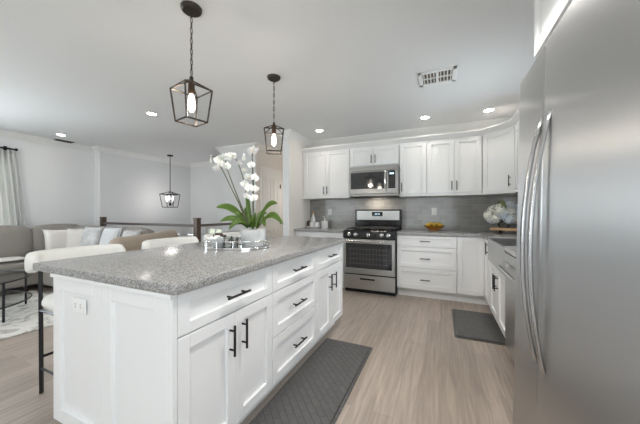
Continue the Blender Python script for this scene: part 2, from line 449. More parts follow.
# left wall with its window opening (Y -0.1..1.9, beside and behind the curtain)
wl_ = MB()
wl_.box(XL - .1, XL, 2.03, YJ, 0, CEIL).box(XL - .1, XL, YF - .1, -0.1, 0, CEIL)
wl_.box(XL - .1, XL, -0.1, 2.03, 0, 0.8).box(XL - .1, XL, -0.1, 2.03, 2.1, CEIL)
struct('wall_left', wl_, M['wall'])
wj = MB().box(XL - .1, XJ, YJ, YS + .1, -1.2, CEIL)
struct('wall_stair_left', wj, M['wall'])
ws = MB()                               # stairwell far wall with a low window
ws.box(XJ, -5.62, YS, YS + .1, -1.2, CEIL).box(-5.07, -3.98, YS, YS + .1, -1.2, CEIL)
ws.box(-5.62, -5.07, YS, YS + .1, 0.80, CEIL).box(-5.62, -5.07, YS, YS + .1, -1.2, -0.2)
struct('wall_stair_far', ws, M['wall'])
st = MB().box(-4.08, XH, YH, YS, 0, CEIL).box(-4.08, -3.98, YH, YS, -1.2, 0)
struct('wall_stub', st, M['wall'])
struct('wall_stair_near', MB().box(XJ, -3.5, 3.04, 3.10, -1.2, -0.12), M['wall'])
struct('wall_stair_right', MB().box(-3.55, -3.5, 3.10, YH, -1.2, -0.12), M['wall'])
hw = MB().box(XH - .12, XH, YS, 6.1, 0, CEIL)
struct('wall_hall', hw, M['wall_warm'])
struct('wall_hall_skin', MB().box(XH, XH + .006, YH + .004, YS, 0, CEIL), M['wall_warm'])
struct('wall_hall_end', MB().box(XH - .12, XK0, 6.0, 6.1, 0, CEIL), M['wall_warm'])
struct('wall_kitchen_left', MB().box(XK0, XK1, YEND, 6.1, 0, CEIL), M['wall_warm'])
struct('wall_kitchen_end', MB().box(XK0, XK1 - .001, YEND - .006, YEND, 0, CEIL), M['wall'])
struct('wall_back', MB().box(XK1, XR + .1, YB, YB + .1, 0, CEIL), M['wall_warm'])
wr = MB()                               # right wall with two unseen windows, added for daylight
wr.box(XR, XR + .1, YF, -2.6, 0, CEIL).box(XR, XR + .1, -.4, 2.6, 0, CEIL)
wr.box(XR, XR + .1, -2.6, -.4, 0, .85).box(XR, XR + .1, -2.6, -.4, 2.15, CEIL)
wr.box(XR, XR + .1, 3.5, YB, 0, CEIL)
wr.box(XR, XR + .1, 2.6, 3.5, 0, 1.2).box(XR, XR + .1, 2.6, 3.5, 2.0, CEIL)
struct('wall_right', wr, M['wall_warm'])
wf = MB()                               # wall behind the camera; its window and glazed door are added for daylight
wf.box(XL - .1, -6.35, YF - .1, YF, 0, CEIL).box(-4.05, -1.7, YF - .1, YF, 0, CEIL).box(0.6, XR + .1, YF - .1, YF, 0, CEIL)
wf.box(-6.35, -4.05, YF - .1, YF, 0, 0.3).box(-6.35, -4.05, YF - .1, YF, 2.2, CEIL).box(-1.7, 0.6, YF - .1, YF, 2.15, CEIL)
struct('wall_front', wf, M['wall'])
struct('ground_outside', MB().box(-160, 160, -160, 160, -1.6, -1.45), M['grass'])

def window_x(name, x, y0, y1, z0, z1):
    f = MB(); t = .05
    f.box(x - .03, x + .03, y0, y0 + t, z0, z1).box(x - .03, x + .03, y1 - t, y1, z0, z1)
    f.box(x - .03, x + .03, y0, y1, z0, z0 + t).box(x - .03, x + .03, y0, y1, z1 - t, z1)
    f.box(x - .02, x + .02, (y0 + y1) / 2 - .02, (y0 + y1) / 2 + .02, z0, z1)
    o = struct(name, f, M['trim'])
    MB().box(x - .004, x + .004, y0 + t, y1 - t, z0 + t, z1 - t).build('pane', M['glass'], o)
def window_y(name, y, x0, x1, z0, z1, bars=1):
    f = MB(); t = .05
    f.box(x0, x0 + t, y - .03, y + .03, z0, z1).box(x1 - t, x1, y - .03, y + .03, z0, z1)
    f.box(x0, x1, y - .03, y + .03, z0, z0 + t).box(x0, x1, y - .03, y + .03, z1 - t, z1)
    for k in range(bars):
        xm = x0 + (x1 - x0) * (k + 1) / (bars + 1)
        f.box(xm - .015, xm + .015, y - .02, y + .02, z0, z1)
    o = struct(name, f, M['trim'])
    MB().box(x0 + t, x1 - t, y - .004, y + .004, z0 + t, z1 - t).build('pane', M['glass'], o)
window_x('window_1', XL - .05, -0.1, 2.03, 0.8, 2.1)
window_y('window_2', YS + .05, -5.62, -5.07, -0.2, 0.80, 1)
window_y('added_window_3', YF - .05, -6.35, -4.05, 0.3, 2.2)  # this one and the three below are unseen, added for daylight
window_y('added_window_4', YF - .05, -1.7, 0.6, 0.0, 2.15)
window_x('added_window_5', XR + .05, 2.6, 3.5, 1.2, 2.0)
window_x('added_window_6', XR + .05, -2.6, -.4, .85, 2.15)

# crown mouldings: a profile swept along each wall
CROWN = [(0, 0), (0.012, 0), (0.016, 0.012), (0.03, 0.022), (0.045, 0.05), (0.07, 0.072), (0.082, 0.078), (0.086, 0.092), (0, 0.092)]
def sweep(mb, path, prof, ztop, scale=1.0):
    # path: list of (x, y); the profile leans to the LEFT side of the walking direction
    t = bmesh.new(); rings = []
    P = [Vector((x, y)) for x, y in path]
    for i, p in enumerate(P):
        dirs = []
        if i > 0: dirs.append((p - P[i - 1]).normalized())
        if i < len(P) - 1: dirs.append((P[i + 1] - p).normalized())
        ns = [Vector((-d.y, d.x)) for d in dirs]
        nrm = sum(ns, Vector((0, 0))).normalized(); k = 1 / max(0.3, nrm.dot(ns[0]))
        h = prof[-1][1]
        rings.append([t.verts.new((p.x + nrm.x * a * k * scale, p.y + nrm.y * a * k * scale, ztop + (b - h) * scale)) for a, b in prof])
    m_ = len(prof)
    for A, B in zip(rings, rings[1:]):
        for k in range(m_): t.faces.new((A[k], A[(k + 1) % m_], B[(k + 1) % m_], B[k]))
    t.faces.new(rings[0]); t.faces.new(rings[-1][::-1])
    bmesh.ops.recalc_face_normals(t, faces=t.faces)
    mb.merge(t)
c = MB(); sweep(c, [(-4.08, YS), (XJ, YS), (XJ, YJ), (XL, YJ), (XL, YF)], CROWN, CEIL)
struct('trim_1', c, M['trim'], smooth='auto')
c = MB(); sweep(c, [(XH, 6.0), (XH, YH), (-4.08, YH), (-4.08, YS)], CROWN, CEIL)
struct('trim_2', c, M['trim'], smooth='auto')
c = MB(); sweep(c, [(XR, 1.7), (XR, YB), (XK1, YB), (XK1, YEND - .006), (XK0, YEND - .006), (XK0, 6.0), (XH, 6.0)], CROWN, CEIL)
struct('trim_3', c, M['trim'], smooth='auto')
b_ = MB().box(XL, XL + .015, YF, YJ, 0, .1)
struct('baseboard_left', b_, M['trim'])
struct('baseboard_stub', MB().box(-3.5, XH + .015, YH - .015, YH, 0, .1), M['trim'])

# hall door
dr = MB()
Y0, Y1, ZT = 4.40, 5.02, 2.03
dr.box(XH, XH + .03, Y0, Y1, 0.005, ZT, .004)
o = struct('door_1', dr, M['trim'])
p_ = MB()
for (a, b) in ((0.08, 0.27), (0.35, 0.54)):
    for (z0, z1) in ((0.2, 0.85), (1.0, 1.9)):
        for q in ((a, a + .02, z0, z1), (b - .02, b, z0, z1), (a, b, z0, z0 + .02), (a, b, z1 - .02, z1)):
            p_.box(XH + .03, XH + .038, Y0 + q[0], Y0 + q[1], q[2], q[3], .003)
        p_.box(XH + .03, XH + .036, Y0 + a + .045, Y0 + b - .045, z0 + .05, z1 - .05, .003)
p_.build('panel', M['trim'], o)
c_ = MB()
c_.box(XH, XH + .022, Y0 - .07, Y0, 0, ZT + .07, .004).box(XH, XH + .022, Y1, Y1 + .07, 0, ZT + .07, .004).box(XH, XH + .022, Y0, Y1, ZT, ZT + .07, .004)
struct('trim_4', c_, M['trim'])
for z in (0.25, 0.98, 1.75):
    MB().box(XH + .02, XH + .045, Y1 - .012, Y1 + .012, z - .045, z + .045, .003).build('hinge', M['black'], o)

# tiled splash behind the counters
bs = MB()
bs.box(XK1, XR, YB - .008, YB, 0.914, 1.455)
bs.box(XR - .008, XR, 1.66, YB - .008, 0.914, 1.2)
struct('wall_backsplash', bs, M['tile'])

# ------------------------------------------------------------------ recessed lamps and vents
def downlight(x, y, label):
    t = thing('recessed_light', label, 'ceiling light', (x, y, CEIL), 0, 'recessed ceiling lights')
    MB().lathe([(0.052, -0.001), (0.052, -0.006), (0.066, -0.008), (0.074, -0.003), (0.074, 0.0)], n=28).build('trim_ring', M['trim'], t, 'auto')
    MB().lathe([(0, -0.004), (0.053, -0.004), (0.053, -0.001)], n=28).build('lens', M['led'], t)
    l = bpy.data.lights.new('lamp', 'SPOT'); l.energy = SPOT_W; l.color = WARM if x > -2.3 else (1, .95, .9); l.spot_size = math.radians(105); l.spot_blend = 0.9; l.shadow_soft_size = 0.05
    lo = bpy.data.objects.new('lamp', l); COL.objects.link(lo); lo.parent = t; lo.location = (0, 0, -0.02)
downlight(-3.494, 2.354, 'round recessed ceiling light between the stairwell chandelier and the larger-looking lantern pendant')
downlight(-1.774, 3.942, 'round recessed ceiling light above the two-door cabinet left of the range')
downlight(-0.20, 3.996, 'round recessed ceiling light directly behind the rectangular ceiling vent')
downlight(0.562, 4.037, 'round recessed ceiling light in front of the angled corner wall cabinet')
downlight(-5.835, 2.368, 'round recessed ceiling light over the sofa beside the small dark vent')
for (x, y) in ((-0.25, 1.5), (-3.5, -0.4), (-5.8, -0.4), (-0.6, -1.3)):    # unseen fill lights added to brighten the aisle and room
    l = bpy.data.lights.new('fill_behind', 'SPOT'); l.energy = AISLE_FILL_W if y > 1 else SPOT_W; l.color = (1, .96, .92); l.spot_size = math.radians(126); l.spot_blend = 0.3; l.shadow_soft_size = 0.12
    lo = bpy.data.objects.new('fill_aisle' if y > 1 else 'fill_behind', l); COL.objects.link(lo); lo.location = (x, y, CEIL - .02)

l = bpy.data.lights.new('hall_fill', 'POINT'); l.energy = 5; l.color = (1, .92, .83); l.shadow_soft_size = .3  # unseen fill added to brighten the hall
lo = bpy.data.objects.new('hall_fill', l); COL.objects.link(lo); lo.location = (-2.7, 5.3, 1.5)
l = bpy.data.lights.new('living_fill', 'POINT'); l.energy = 42; l.color = (1, .98, .96); l.shadow_soft_size = .15  # unseen fill added to brighten the left wall
lo = bpy.data.objects.new('living_fill', l); COL.objects.link(lo); lo.location = (-4.7, -.3, 2.2)
#      # the hall and living room fills above have no fixture
t = thing('ceiling_vent', 'white rectangular ceiling air vent with open slats above the aisle', 'vent', (-0.03, 2.84, CEIL))
v = MB(); a, b, k = .165, .145, .035
v.box(-a, a, -b, -b + k, -.012, 0, .003).box(-a, a, b - k, b, -.012, 0, .003).box(-a, -a + k, -b, b, -.012, 0, .003).box(a - k, a, -b, b, -.012, 0, .003)
v.build('frame', M['trim'], t)
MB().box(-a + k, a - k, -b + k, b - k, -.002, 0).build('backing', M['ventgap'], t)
s = MB()
for i in range(9):
    x = -a + k + .012 + i * (2 * (a - k) - .024) / 8
    if 4 == i: s.box(x - .012, x + .012, -b + k, b - k, -.012, -.002)
    else: s.box(x - .004, x + .004, -b + k, b - k, -.012, -.002)
s.box(-a + k, a - k, -.006, .006, -.012, -.002)
s.build('slats', M['trim'], t)
t = thing('ceiling_register', 'small dark slotted ceiling vent over the sofa near the left wall', 'vent', (-6.27, 2.59, CEIL))
MB().box(-.06, .06, -.13, .13, -.01, 0, .002).build('frame', M['rail'], t)
s = MB()
for i in range(5): s.box(-.05 + i * .022, -.042 + i * .022, -.11, .11, -.016, -.008)
s.build('slats', M['slot'], t)

# ------------------------------------------------------------------ cabinets
def shaker(x0, x1, z0, z1, st=.057, th=.02):
    mb = MB(); g = .0015
    x0 += g; x1 -= g; z0 += g; z1 -= g
    s2 = min(st, (z1 - z0) * .27)
    mb.box(x0, x0 + st, 0, th, z0, z1, .002, 1).box(x1 - st, x1, 0, th, z0, z1, .0015, 1)
    mb.box(x0 + st, x1 - st, 0, th, z0, z0 + s2, .0015, 1).box(x0 + st, x1 - st, 0, th, z1 - s2, z1, .0015, 1)
    mb.box(x0 + st - .004, x1 - st + .004, .0155, th - .001, z0 + s2 - .004, z1 - s2 + .004)
    return mb
def pull(kind, x, z, ln=.15):
    mb = MB(); h = ln / 2; p = h - .028
    if kind == 'v':
        mb.tube([(x, -.032, z - h), (x, -.032, z + h)], .006, 10)
        for q in (-p, p): mb.tube([(x, .002, z + q), (x, -.032, z + q)], .005, 8)
    else:
        mb.tube([(x - h, -.032, z), (x + h, -.032, z)], .006, 10)
        for q in (-p, p): mb.tube([(x + q, .002, z), (x + q, -.032, z)], .005, 8)
    return mb
def cabinet(name, label, loc, rz, wd, dp, zb, zt, fronts, toe=True, group=None, cat='cabinet', rail=False):
    t = thing(name, label, cat, loc, rz, group)
    b = MB(); b.box(0, wd, .021, dp, zb, zt, .001, 1)
    if rail: b.box(0, wd, .0, dp, zb - .028, zb, .002, 1)
    b.build('body', M['cab'], t)
    if toe: MB().box(0, wd, .085, dp, 0, zb).build('toe_kick', M['toe'], t)
    for fr in fronts:
        kind, x0, x1, z0, z1, hd = fr[:6]
        f = shaker(x0, x1, z0, z1).build(kind, M['cab'], t)
        if hd: pull(*hd).build('handle', M['black'], f, 'auto')
    return t

ZB, ZT = 0.11, 0.876
RI = PI / 2
XI = -0.95                              # island fronts
G1 = 'white island base cabinets'
cabinet('base_cabinet', 'white island cabinet at the near corner, one wide drawer over two doors', (XI, .742, 0), RI, .661, .51, ZB, ZT, [
    ('drawer', .002, .659, .695, .868, ('h', .328, .782, .16)),
    ('door', .002, .335, .112, .690, ('v', .290, .565, .15)), ('door', .335, .659, .112, .690, ('v', .380, .565, .15))], group=G1)
cabinet('base_cabinet', 'white island cabinet in the middle with a stack of three drawers', (XI, 1.403, 0), RI, .649, .51, ZB, ZT, [
    ('drawer', .003, .646, .695, .868, ('h', .318, .786, .17)),
    ('drawer', .003, .646, .412, .690, ('h', .318, .545, .17)), ('drawer', .003, .646, .112, .407, ('h', .318, .257, .17))], group=G1)
cabinet('base_cabinet', 'white island cabinet at the far end, small drawer over two doors, facing the range', (XI, 2.052, 0), RI, .651, .51, ZB, ZT, [
    ('drawer', .003, .649, .695, .868, ('h', .318, .786, .17)),
    ('door', .003, .326, .112, .690, ('v', .268, .545, .15)), ('door', .326, .649, .112, .690, ('v', .382, .545, .15))], group=G1)
# back half of the island: knee wall cabinets under the overhang
t = thing('island_back_cabinet', 'white shaker panelled back half of the island beneath the counter stools side', 'cabinet', (-1.862, .7215, 0))
MB().box(0, .40, .02, 1.96, ZB, ZT, .001, 1).build('body', M['cab'], t)
MB().box(.06, .40, .02, 1.96, 0, ZB).build('toe_kick', M['toe'], t)
sp = shaker(0, .436, ZB, .868, .07).build('end_panel', M['cab'], t); sp.location = (0, -.0, 0)
for k in range(3):
    p = shaker(0, .64, ZB, .868, .07).build('back_panel', M['cab'], t); p.rotation_euler = (0, 0, -PI / 2); p.location = (-.02, .03 + .645 * (k + 1), 0)
t = thing('island_end_panel', 'tall white shaker panel on the near end of the island beside the drawer fronts', 'panel', (-1.425, .7215, 0))
shaker(0, .44, ZB, .868, .07).build('panel', M['cab'], t)
MB().box(.44, .475, -.002, .02, ZB, .876, .002).build('corner_post', M['cab'], t)
MB().box(-.434, .479, -.014, -.0025, .858, .876, .003).build('top_moulding', M['cab'], t)

# island worktop with rounded corners
def rounded(x0, x1, y0, y1, r, n=5):
    pts = []
    for cx, cy, a0 in ((x1 - r, y1 - r, 0), (x0 + r, y1 - r, PI / 2), (x0 + r, y0 + r, PI), (x1 - r, y0 + r, 1.5 * PI)):
        for k in range(n + 1):
            a = a0 + PI / 2 * k / n; pts.append((cx + r * math.cos(a), cy + r * math.sin(a)))
    return pts
wt = MB(); wt.prism(rounded(-2.065, -0.922, .708, 2.735, .02), ZT + .0005, .914, .003)
tag(wt.build('island_worktop', M['granite'], smooth='auto'), 'long speckled grey granite worktop on the white kitchen island', 'countertop')

# back run
G2 = 'white base cabinets along the walls'
YC = 3.95
cabinet('base_cabinet', 'white base cabinet left of the range, partly hidden by the island', (XK1 + .002, YC, 0), 0, .885, .59, ZB, ZT, [
    ('drawer', .03, .455, .715, .868, ('h', .24, .79)), ('drawer', .455, .882, .715, .868, ('h', .668, .79)),
    ('door', .03, .455, .112, .71, ('v', .415, .6)), ('door', .455, .882, .112, .71, ('v', .5, .6))], group=G2)
cabinet('base_cabinet', 'wide white three-drawer base cabinet right of the range', (-.574, YC, 0), 0, .764, .59, ZB, ZT, [
    ('drawer', .004, .762, .715, .868, ('h', .375, .792, .13)), ('drawer', .004, .762, .421, .711, ('h', .375, .555, .13)),
    ('drawer', .004, .762, .125, .417, ('h', .375, .263, .13))], group=G2)
t = cabinet('corner_cabinet', 'white corner base cabinet where the two counters meet, tall narrow doors', (.192, YC, 0), 0, .93, .59, ZB, ZT, [
    ('door', .004, .306, .125, .868, None)], group=G2)
f = shaker(0, .40, .125, .868).build('door', M['cab'], t); f.rotation_euler = (0, 0, -PI / 2); f.location = (.306, -.002, 0)
h = pull('v', .365, .775, .14).build('handle', M['black'], f, 'auto')
MB().box(.327, .92, -.415, .021, ZB, ZT).build('side_body', M['cab'], t)
MB().box(.39, .92, -.415, .085, 0, ZB).build('side_toe_kick', M['toe'], t)
XS = .498
cabinet('sink_cabinet', 'white two-door base cabinet under the steel farmhouse sink', (XS, 3.530, 0), -RI, .90, .60, ZB, .655, [
    ('door', .003, .45, .112, .650, ('v', .41, .51)), ('door', .45, .897, .112, .650, ('v', .49, .51))], group=G2)
cabinet('filler_cabinet', 'slim white base cabinet between the dishwasher and the refrigerator', (XS, 2.02, 0), -RI, .34, .60, ZB, ZT, [
    ('door', .003, .337, .112, .868, ('v', .06, .76))], group=G2)

w1 = MB(); w1.box(XK1 + .001, -1.352, 3.925, YB - .009, ZT + .0005, .914, .003)
tag(w1.build('worktop', M['granite']), 'short speckled grey granite worktop left of the range', 'countertop')
w2 = MB()
w2.prism([(-.572, 3.925), (.44, 3.925), (.472, 3.893), (.472, 3.522), (XR - .009, 3.522), (XR - .009, YB - .009), (-.572, YB - .009)], ZT + .0005, .914, .003)
w2.box(.94, XR - .009, 2.655, 3.525, ZT + .0005, .914).box(.472, XR - .009, 1.67, 2.655, ZT + .0005, .914, .003)
tag(w2.build('corner_worktop', M['granite']), 'L-shaped speckled grey granite worktop running from the range round the corner', 'countertop')

# farmhouse sink
t = thing('farmhouse_sink', 'stainless steel farmhouse sink with a plain apron front', 'sink', (.478, 2.66, 0))
sk = MB(); L = .855
sk.box(0, .018, 0, L, .66, .902, .006).box(.44, .458, 0, L, .66, .902).box(.018, .44, 0, .018, .66, .902).box(.018, .44, L - .018, L, .66, .902).box(.018, .44, .018, L - .018, .66, .678)
sk.build('basin', M['steel'], t)
MB().lathe([(0, .680), (.035, .680), (.042, .684), (.045, .6785)], c=(.23, L / 2, 0)).build('drain', M['chrome'], t, 'auto')

# dishwasher
t = thing('dishwasher', 'stainless steel dishwasher between the farmhouse sink and the refrigerator', 'dishwasher', (.475, 2.622, 0), -RI)
MB().box(.004, .596, .03, .60, .10, ZT).build('body', M['black'], t)
MB().box(.004, .596, 0, .03, .115, .79, .004).build('door', M['steel'], t)
MB().box(.004, .596, -.004, .03, .795, .872, .004).build('control_panel', M['steel'], t)
MB().box(.004, .596, .07, .55, 0, .10).build('toe_kick', M['black'], t)
hb = MB(); hb.tube([(.05, -.045, .755), (.55, -.045, .755)], .011, 12)
for x in (.08, .52): hb.tube([(x, .002, .755), (x, -.045, .755)], .008, 8)
hb.build('handle', M['chrome'], t, 'auto')

# upper cabinets
YU = 4.24; DU = YB - YU - .001
ZU0, ZU1 = 1.465, 2.225
G3 = 'white wall cabinets'
cabinet('wall_cabinet', 'white two-door wall cabinet left of the microwave', (XK1 + .002, YU, 0), 0, .872, DU, 1.455, 2.27, [
    ('door', .035, .445, ZU0 + .01, ZU1, ('v', .415, 1.565, .13)), ('door', .447, .868, ZU0 + .01, ZU1, ('v', .478, 1.565, .13))], False, G3, rail=True)
cabinet('wall_cabinet', 'short white wall cabinet with two small doors above the microwave', (-1.363, YU, 0), 0, .782, DU, 1.910, 2.27, [
    ('door', .005, .391, 1.93, ZU1, ('v', .360, 2.03, .13)), ('door', .391, .777, 1.93, ZU1, ('v', .422, 2.03, .13))], False, G3)
cabinet('wall_cabinet', 'narrow white single-door wall cabinet right of the microwave', (-.578, YU, 0), 0, .388, DU, 1.455, 2.27, [
    ('door', .006, .384, ZU0, ZU1, ('v', .04, 1.565, .13))], False, G3, rail=True)
cabinet('wall_cabinet', 'white two-door wall cabinet between the narrow one and the corner', (-.189, YU, 0), 0, .700, DU, 1.455, 2.27, [
    ('door', .004, .361, ZU0, ZU1, ('v', .330, 1.565, .13)), ('door', .361, .698, ZU0, ZU1, ('v', .393, 1.565, .13))], False, G3, rail=True)
# angled corner cabinet
t = thing('corner_wall_cabinet', 'white wall cabinet set at an angle across the corner above the hydrangeas', 'cabinet', (.513, YU, 0), -PI / 4, G3)
cb = MB()
Rinv = Matrix.Rotation(PI / 4, 2)
def loc2(x, y):
    q = Rinv @ Vector((x - .513, y - YU)); return (q.x, q.y)
poly = [loc2(.516, YU + .018), loc2(.5125 + .0, YB - .001), loc2(XR - .001, YB - .001), loc2(XR - .001, 3.934), loc2(.832, 3.934)]
cb.prism(poly, 1.455, 2.27)
cb.prism([loc2(.514, YU), loc2(.514, YB - .002), loc2(XR - .002, YB - .002), loc2(XR - .002, 3.934), loc2(.819, 3.934)], 1.427, 1.454)
cb.build('body', M['cab'], t)
f = shaker(.006, .428, ZU0, ZU1).build('door', M['cab'], t)
pull('v', .375, 1.575, .14).build('handle', M['black'], f, 'auto')
cabinet('wall_cabinet', 'white wall cabinet on the right wall beside the angled corner one', (.818, 3.932, 0), -RI, .39, .306, 1.455, 2.27, [
    ('door', .004, .386, ZU0, ZU1, ('v', .34, 1.565, .13))], False, G3, rail=True)
# cabinet over the refrigerator
cabinet('wall_cabinet', 'deep white wall cabinet above the refrigerator reaching the ceiling', (.418, 1.649, 0), -RI, .93, .705, 1.92, 2.42, [
    ('door', .01, .464, 1.95, 2.38, ('v', .43, 2.04, .13)), ('door', .464, .92, 1.95, 2.38, ('v', .5, 2.04, .13))], False, G3)
# crown on the cabinets
CC = [(0, 0), (.006, 0), (.008, .018), (.022, .03), (.042, .062), (.056, .072), (.058, .088), (0, .088)]
c = MB(); sweep(c, [(.818, 3.545), (.818, 3.934), (.513, YU), (XK1, YU)], CC, 2.302)
struct('trim_5', c, M['cab'], smooth='auto')
c = MB(); c.prism([(.822, 3.55), (.822, 3.936), (.515, YU + .004), (XK1 + .002, YU + .004), (XK1 + .002, YB), (XR, YB), (XR, 3.55)], 2.271, 2.300)
struct('trim_6', c, M['cab'])
c = MB(); sweep(c, [(.418, .72), (.418, 1.649), (XR, 1.649)], CC, 2.497)
struct('trim_7', c, M['cab'], smooth='auto')

# ------------------------------------------------------------------ range
t = thing('gas_range', 'stainless steel and black gas range under the microwave', 'range', (-1.345, 3.86, 0))
W = .766
MB().box(.003, W - .003, .03, .685, .05, .895, .003).build('body', M['black'], t)
MB().box(.008, W - .008, .06, .60, 0, .05).build('base', M['black'], t)
d = MB(); d.box(.006, W - .006, -.012, .03, .285, .795, .006)
d = d.build('oven_door', M['steel'], t)
MB().box(.045, W - .045, -.016, -.008, .37, .735, .003).build('window', M['ovenglass'], d)
rk = MB()
for i in range(4): rk.tube([(.10, -.0168, .44 + i * .07), (W - .10, -.0168, .44 + i * .07)], .0008, 6)
for i in range(12): rk.tube([(.12 + i * .048, -.0168, .42), (.12 + i * .048, -.0168, .68)], .0005, 6)
rk.build('rack', M['steel'], d)
hb = MB(); hb.tube([(.02, -.055, .772), (W - .02, -.055, .772)], .013, 12)
for x in (.05, W - .05): hb.tube([(x, -.01, .772), (x, -.055, .772)], .010, 8)
hb.build('handle', M['chrome'], d, 'auto')
d = MB(); d.box(.006, W - .006, -.012, .03, .065, .268, .005)
d = d.build('drawer', M['steel'], t)
MB().box(.26, .48, -.020, -.006, .205, .228, .004).build('handle', M['black'], d)
cp = MB(); cp.prism([(-.02, .81), (.06, .81), (.06, .918), (.0, .918)], 0, W, .003)
cpb = cp.bm; bmesh.ops.transform(cpb, matrix=Matrix(((0, 0, 1, 0), (1, 0, 0, 0), (0, 1, 0, 0), (0, 0, 0, 1))), verts=cpb.verts)
cp = cp.build('control_panel', M['enamel'], t)
for x in (.10, .195, .385, .575, .67):
    kb = MB(); kb.lathe([(0, .040), (.017, .040), (.020, .034), (.021, .012), (.026, .008), (.026, 0)], n=20, axis='y')
    k = kb.build('knob', M['chrome'], cp, 'auto'); k.location = (x, -.012, .862); k.rotation_euler = (math.radians(-11), 0, 0)
ct = MB(); ct.box(0, W, .06, .66, .895, .922, .004); ct.build('cooktop', M['enamel'], t)
gr = MB()
for gx in (.03, .275, .52):
    gw = .216
    for (a, b) in (((gx, .09), (gx + gw, .09)), ((gx, .60), (gx + gw, .60)), ((gx, .09), (gx, .60)), ((gx + gw, .09), (gx + gw, .60)),
                   ((gx, .345), (gx + gw, .345)), ((gx + gw / 2, .09), (gx + gw / 2, .60)), ((gx, .22), (gx + gw, .22)), ((gx, .47), (gx + gw, .47))):
        gr.sqbar((a[0], a[1], .945), (b[0], b[1], .945), .011)
    for px, py in ((gx, .09), (gx + gw, .09), (gx, .60), (gx + gw, .60)): gr.sqbar((px, py, .92), (px, py, .945), .012)
gr.build('grate', M['iron'], t)
for (x, y) in ((.138, .21), (.138, .47), (.383, .345), (.628, .21), (.628, .47)):
    MB().lathe([(0, .936), (.030, .936), (.036, .930), (.040, .922), (.05, .921)], c=(x, y, 0), n=20).build('burner', M['iron'], t, 'auto')
bg = MB(); bg.box(0, W, .625, .685, .915, 1.235, .01); bg = bg.build('backguard', M['enamel'], t)
MB().box(.03, W - .03, .619, .628, 1.06, 1.215, .003).build('control_face', M['steel'], bg)
MB().box(.29, .47, .615, .622, 1.125, 1.195, .002).build('clock_panel', M['enamel'], bg)
sg = MB()
for x0 in (.345, .365, .392, .412):
    sg.box(x0, x0 + .011, .6145, .6155, 1.150, 1.153).box(x0, x0 + .003, .6145, .6155, 1.150, 1.174).box(x0 + .009, x0 + .011, .6145, .6155, 1.150, 1.174)
sg.build('clock_digits', M['display'], bg)

# over-the-range microwave
t = thing('microwave', 'stainless steel over-the-range microwave with a dark door window', 'microwave', (-1.340, 4.17, 0))
W = .760
MB().box(0, W, .03, .375, 1.440, 1.905, .003).build('body', M['steel_dark'], t)
MB().box(0, W, 0, .03, 1.835, 1.905, .004).build('vent_grille', M['steel_dark'], t)
d = MB(); d.box(0, .59, -.008, .03, 1.475, 1.832, .005); d = d.build('door', M['steel_dark'], t)
MB().box(.018, .548, -.0115, -.006, 1.555, 1.815, .003).build('window', M['ovenglass'], d)
hb = MB(); n_ = 8
hb.tube([(.570, -.012 - .035 * math.sin(PI * i / n_) ** .5, 1.555 + .265 * i / n_) for i in range(n_ + 1)], .014, 10)
hb.build('handle', M['chrome'], d, 'auto')
cpn = MB(); cpn.box(.592, W, -.008, .03, 1.475, 1.832, .005); cpn = cpn.build('control_panel', M['steel_dark'], t)
MB().box(.612, .715, -.011, -.006, 1.553, 1.822, .002).build('keypad', M['enamel'], cpn)
kp = MB()
for r in range(5):
    for q in range(3): kp.box(.622 + q * .030, .644 + q * .030, -.0118, -.0105, 1.572 + r * .033, 1.592 + r * .033, .001)
kp.build('buttons', M['slot'], cpn)
MB().box(.632, .695, -.012, -.0105, 1.765, 1.79).build('display', M['display'], cpn)
MB().box(0, W, -.006, .03, 1.442, 1.472, .004).build('bottom_rail', M['steel_dark'], t)
MB().box(.02, W - .02, .04, .36, 1.432, 1.441).build('underside', M['black'], t)
l = bpy.data.lights.new('hood_lamp', 'AREA'); l.shape = 'RECTANGLE'; l.size = .25; l.size_y = .06; l.energy = 1.6; l.color = WARM
lo = bpy.data.objects.new('hood_lamp', l); COL.objects.link(lo); lo.parent = t; lo.location = (W / 2, .22, 1.430)

# ------------------------------------------------------------------ refrigerator
XF = .327
t = thing('refrigerator', 'large stainless steel side-by-side refrigerator in the right foreground', 'refrigerator', (XF, .74, 0))
t.rotation_euler = (0, math.radians(1.1), 0)
fz = Matrix.Identity(4)
MB().box(.055, .70, -.046, .906, .03, 1.81, .004).build('body', M['fridge'], t)
MB().box(.03, .65, .02, .89, 0, .06).build('base', M['black'], t)
def fdoor(y0, y1, hy):
    m_ = MB()
    pts = rounded(0, .055, y0, y1, .012, 4)
    m_.prism(pts, .065, 1.83, .0)
    d_ = m_.build('door', M['fridge'], t, 'auto')
    hb = MB(); n_ = 22
    t_ = bmesh.new(); rings = []
    z0, z1 = .60, 1.555
    for i in range(n_ + 1):
        s_ = i / n_; z = z0 + (z1 - z0) * s_
        x = .004 - .055 * math.sin(PI * s_) ** .75
        hw = .013 + .004 * math.sin(PI * s_)
        ring = []
        for k in range(10):
            a = 2 * PI * k / 10
            ring.append(t_.verts.new((x + .008 * math.cos(a), hy + hw * math.sin(a), z)))
        rings.append(ring)
    for A, B in zip(rings, rings[1:]):
        for k in range(10): t_.faces.new((A[k], A[(k + 1) % 10], B[(k + 1) % 10], B[k]))
    t_.faces.new(rings[0]); t_.faces.new(rings[-1][::-1])
    bmesh.ops.recalc_face_normals(t_, faces=t_.faces)
    hb.merge(t_)
    hb.build('handle', M['handle'], d_, 'all')
fdoor(-.05, .547, .472)
fdoor(.552, .909, .572)
MB().box(.01, .09, .10, .16, 1.83, 1.842, .004).build('hinge_cover', M['black'], t)

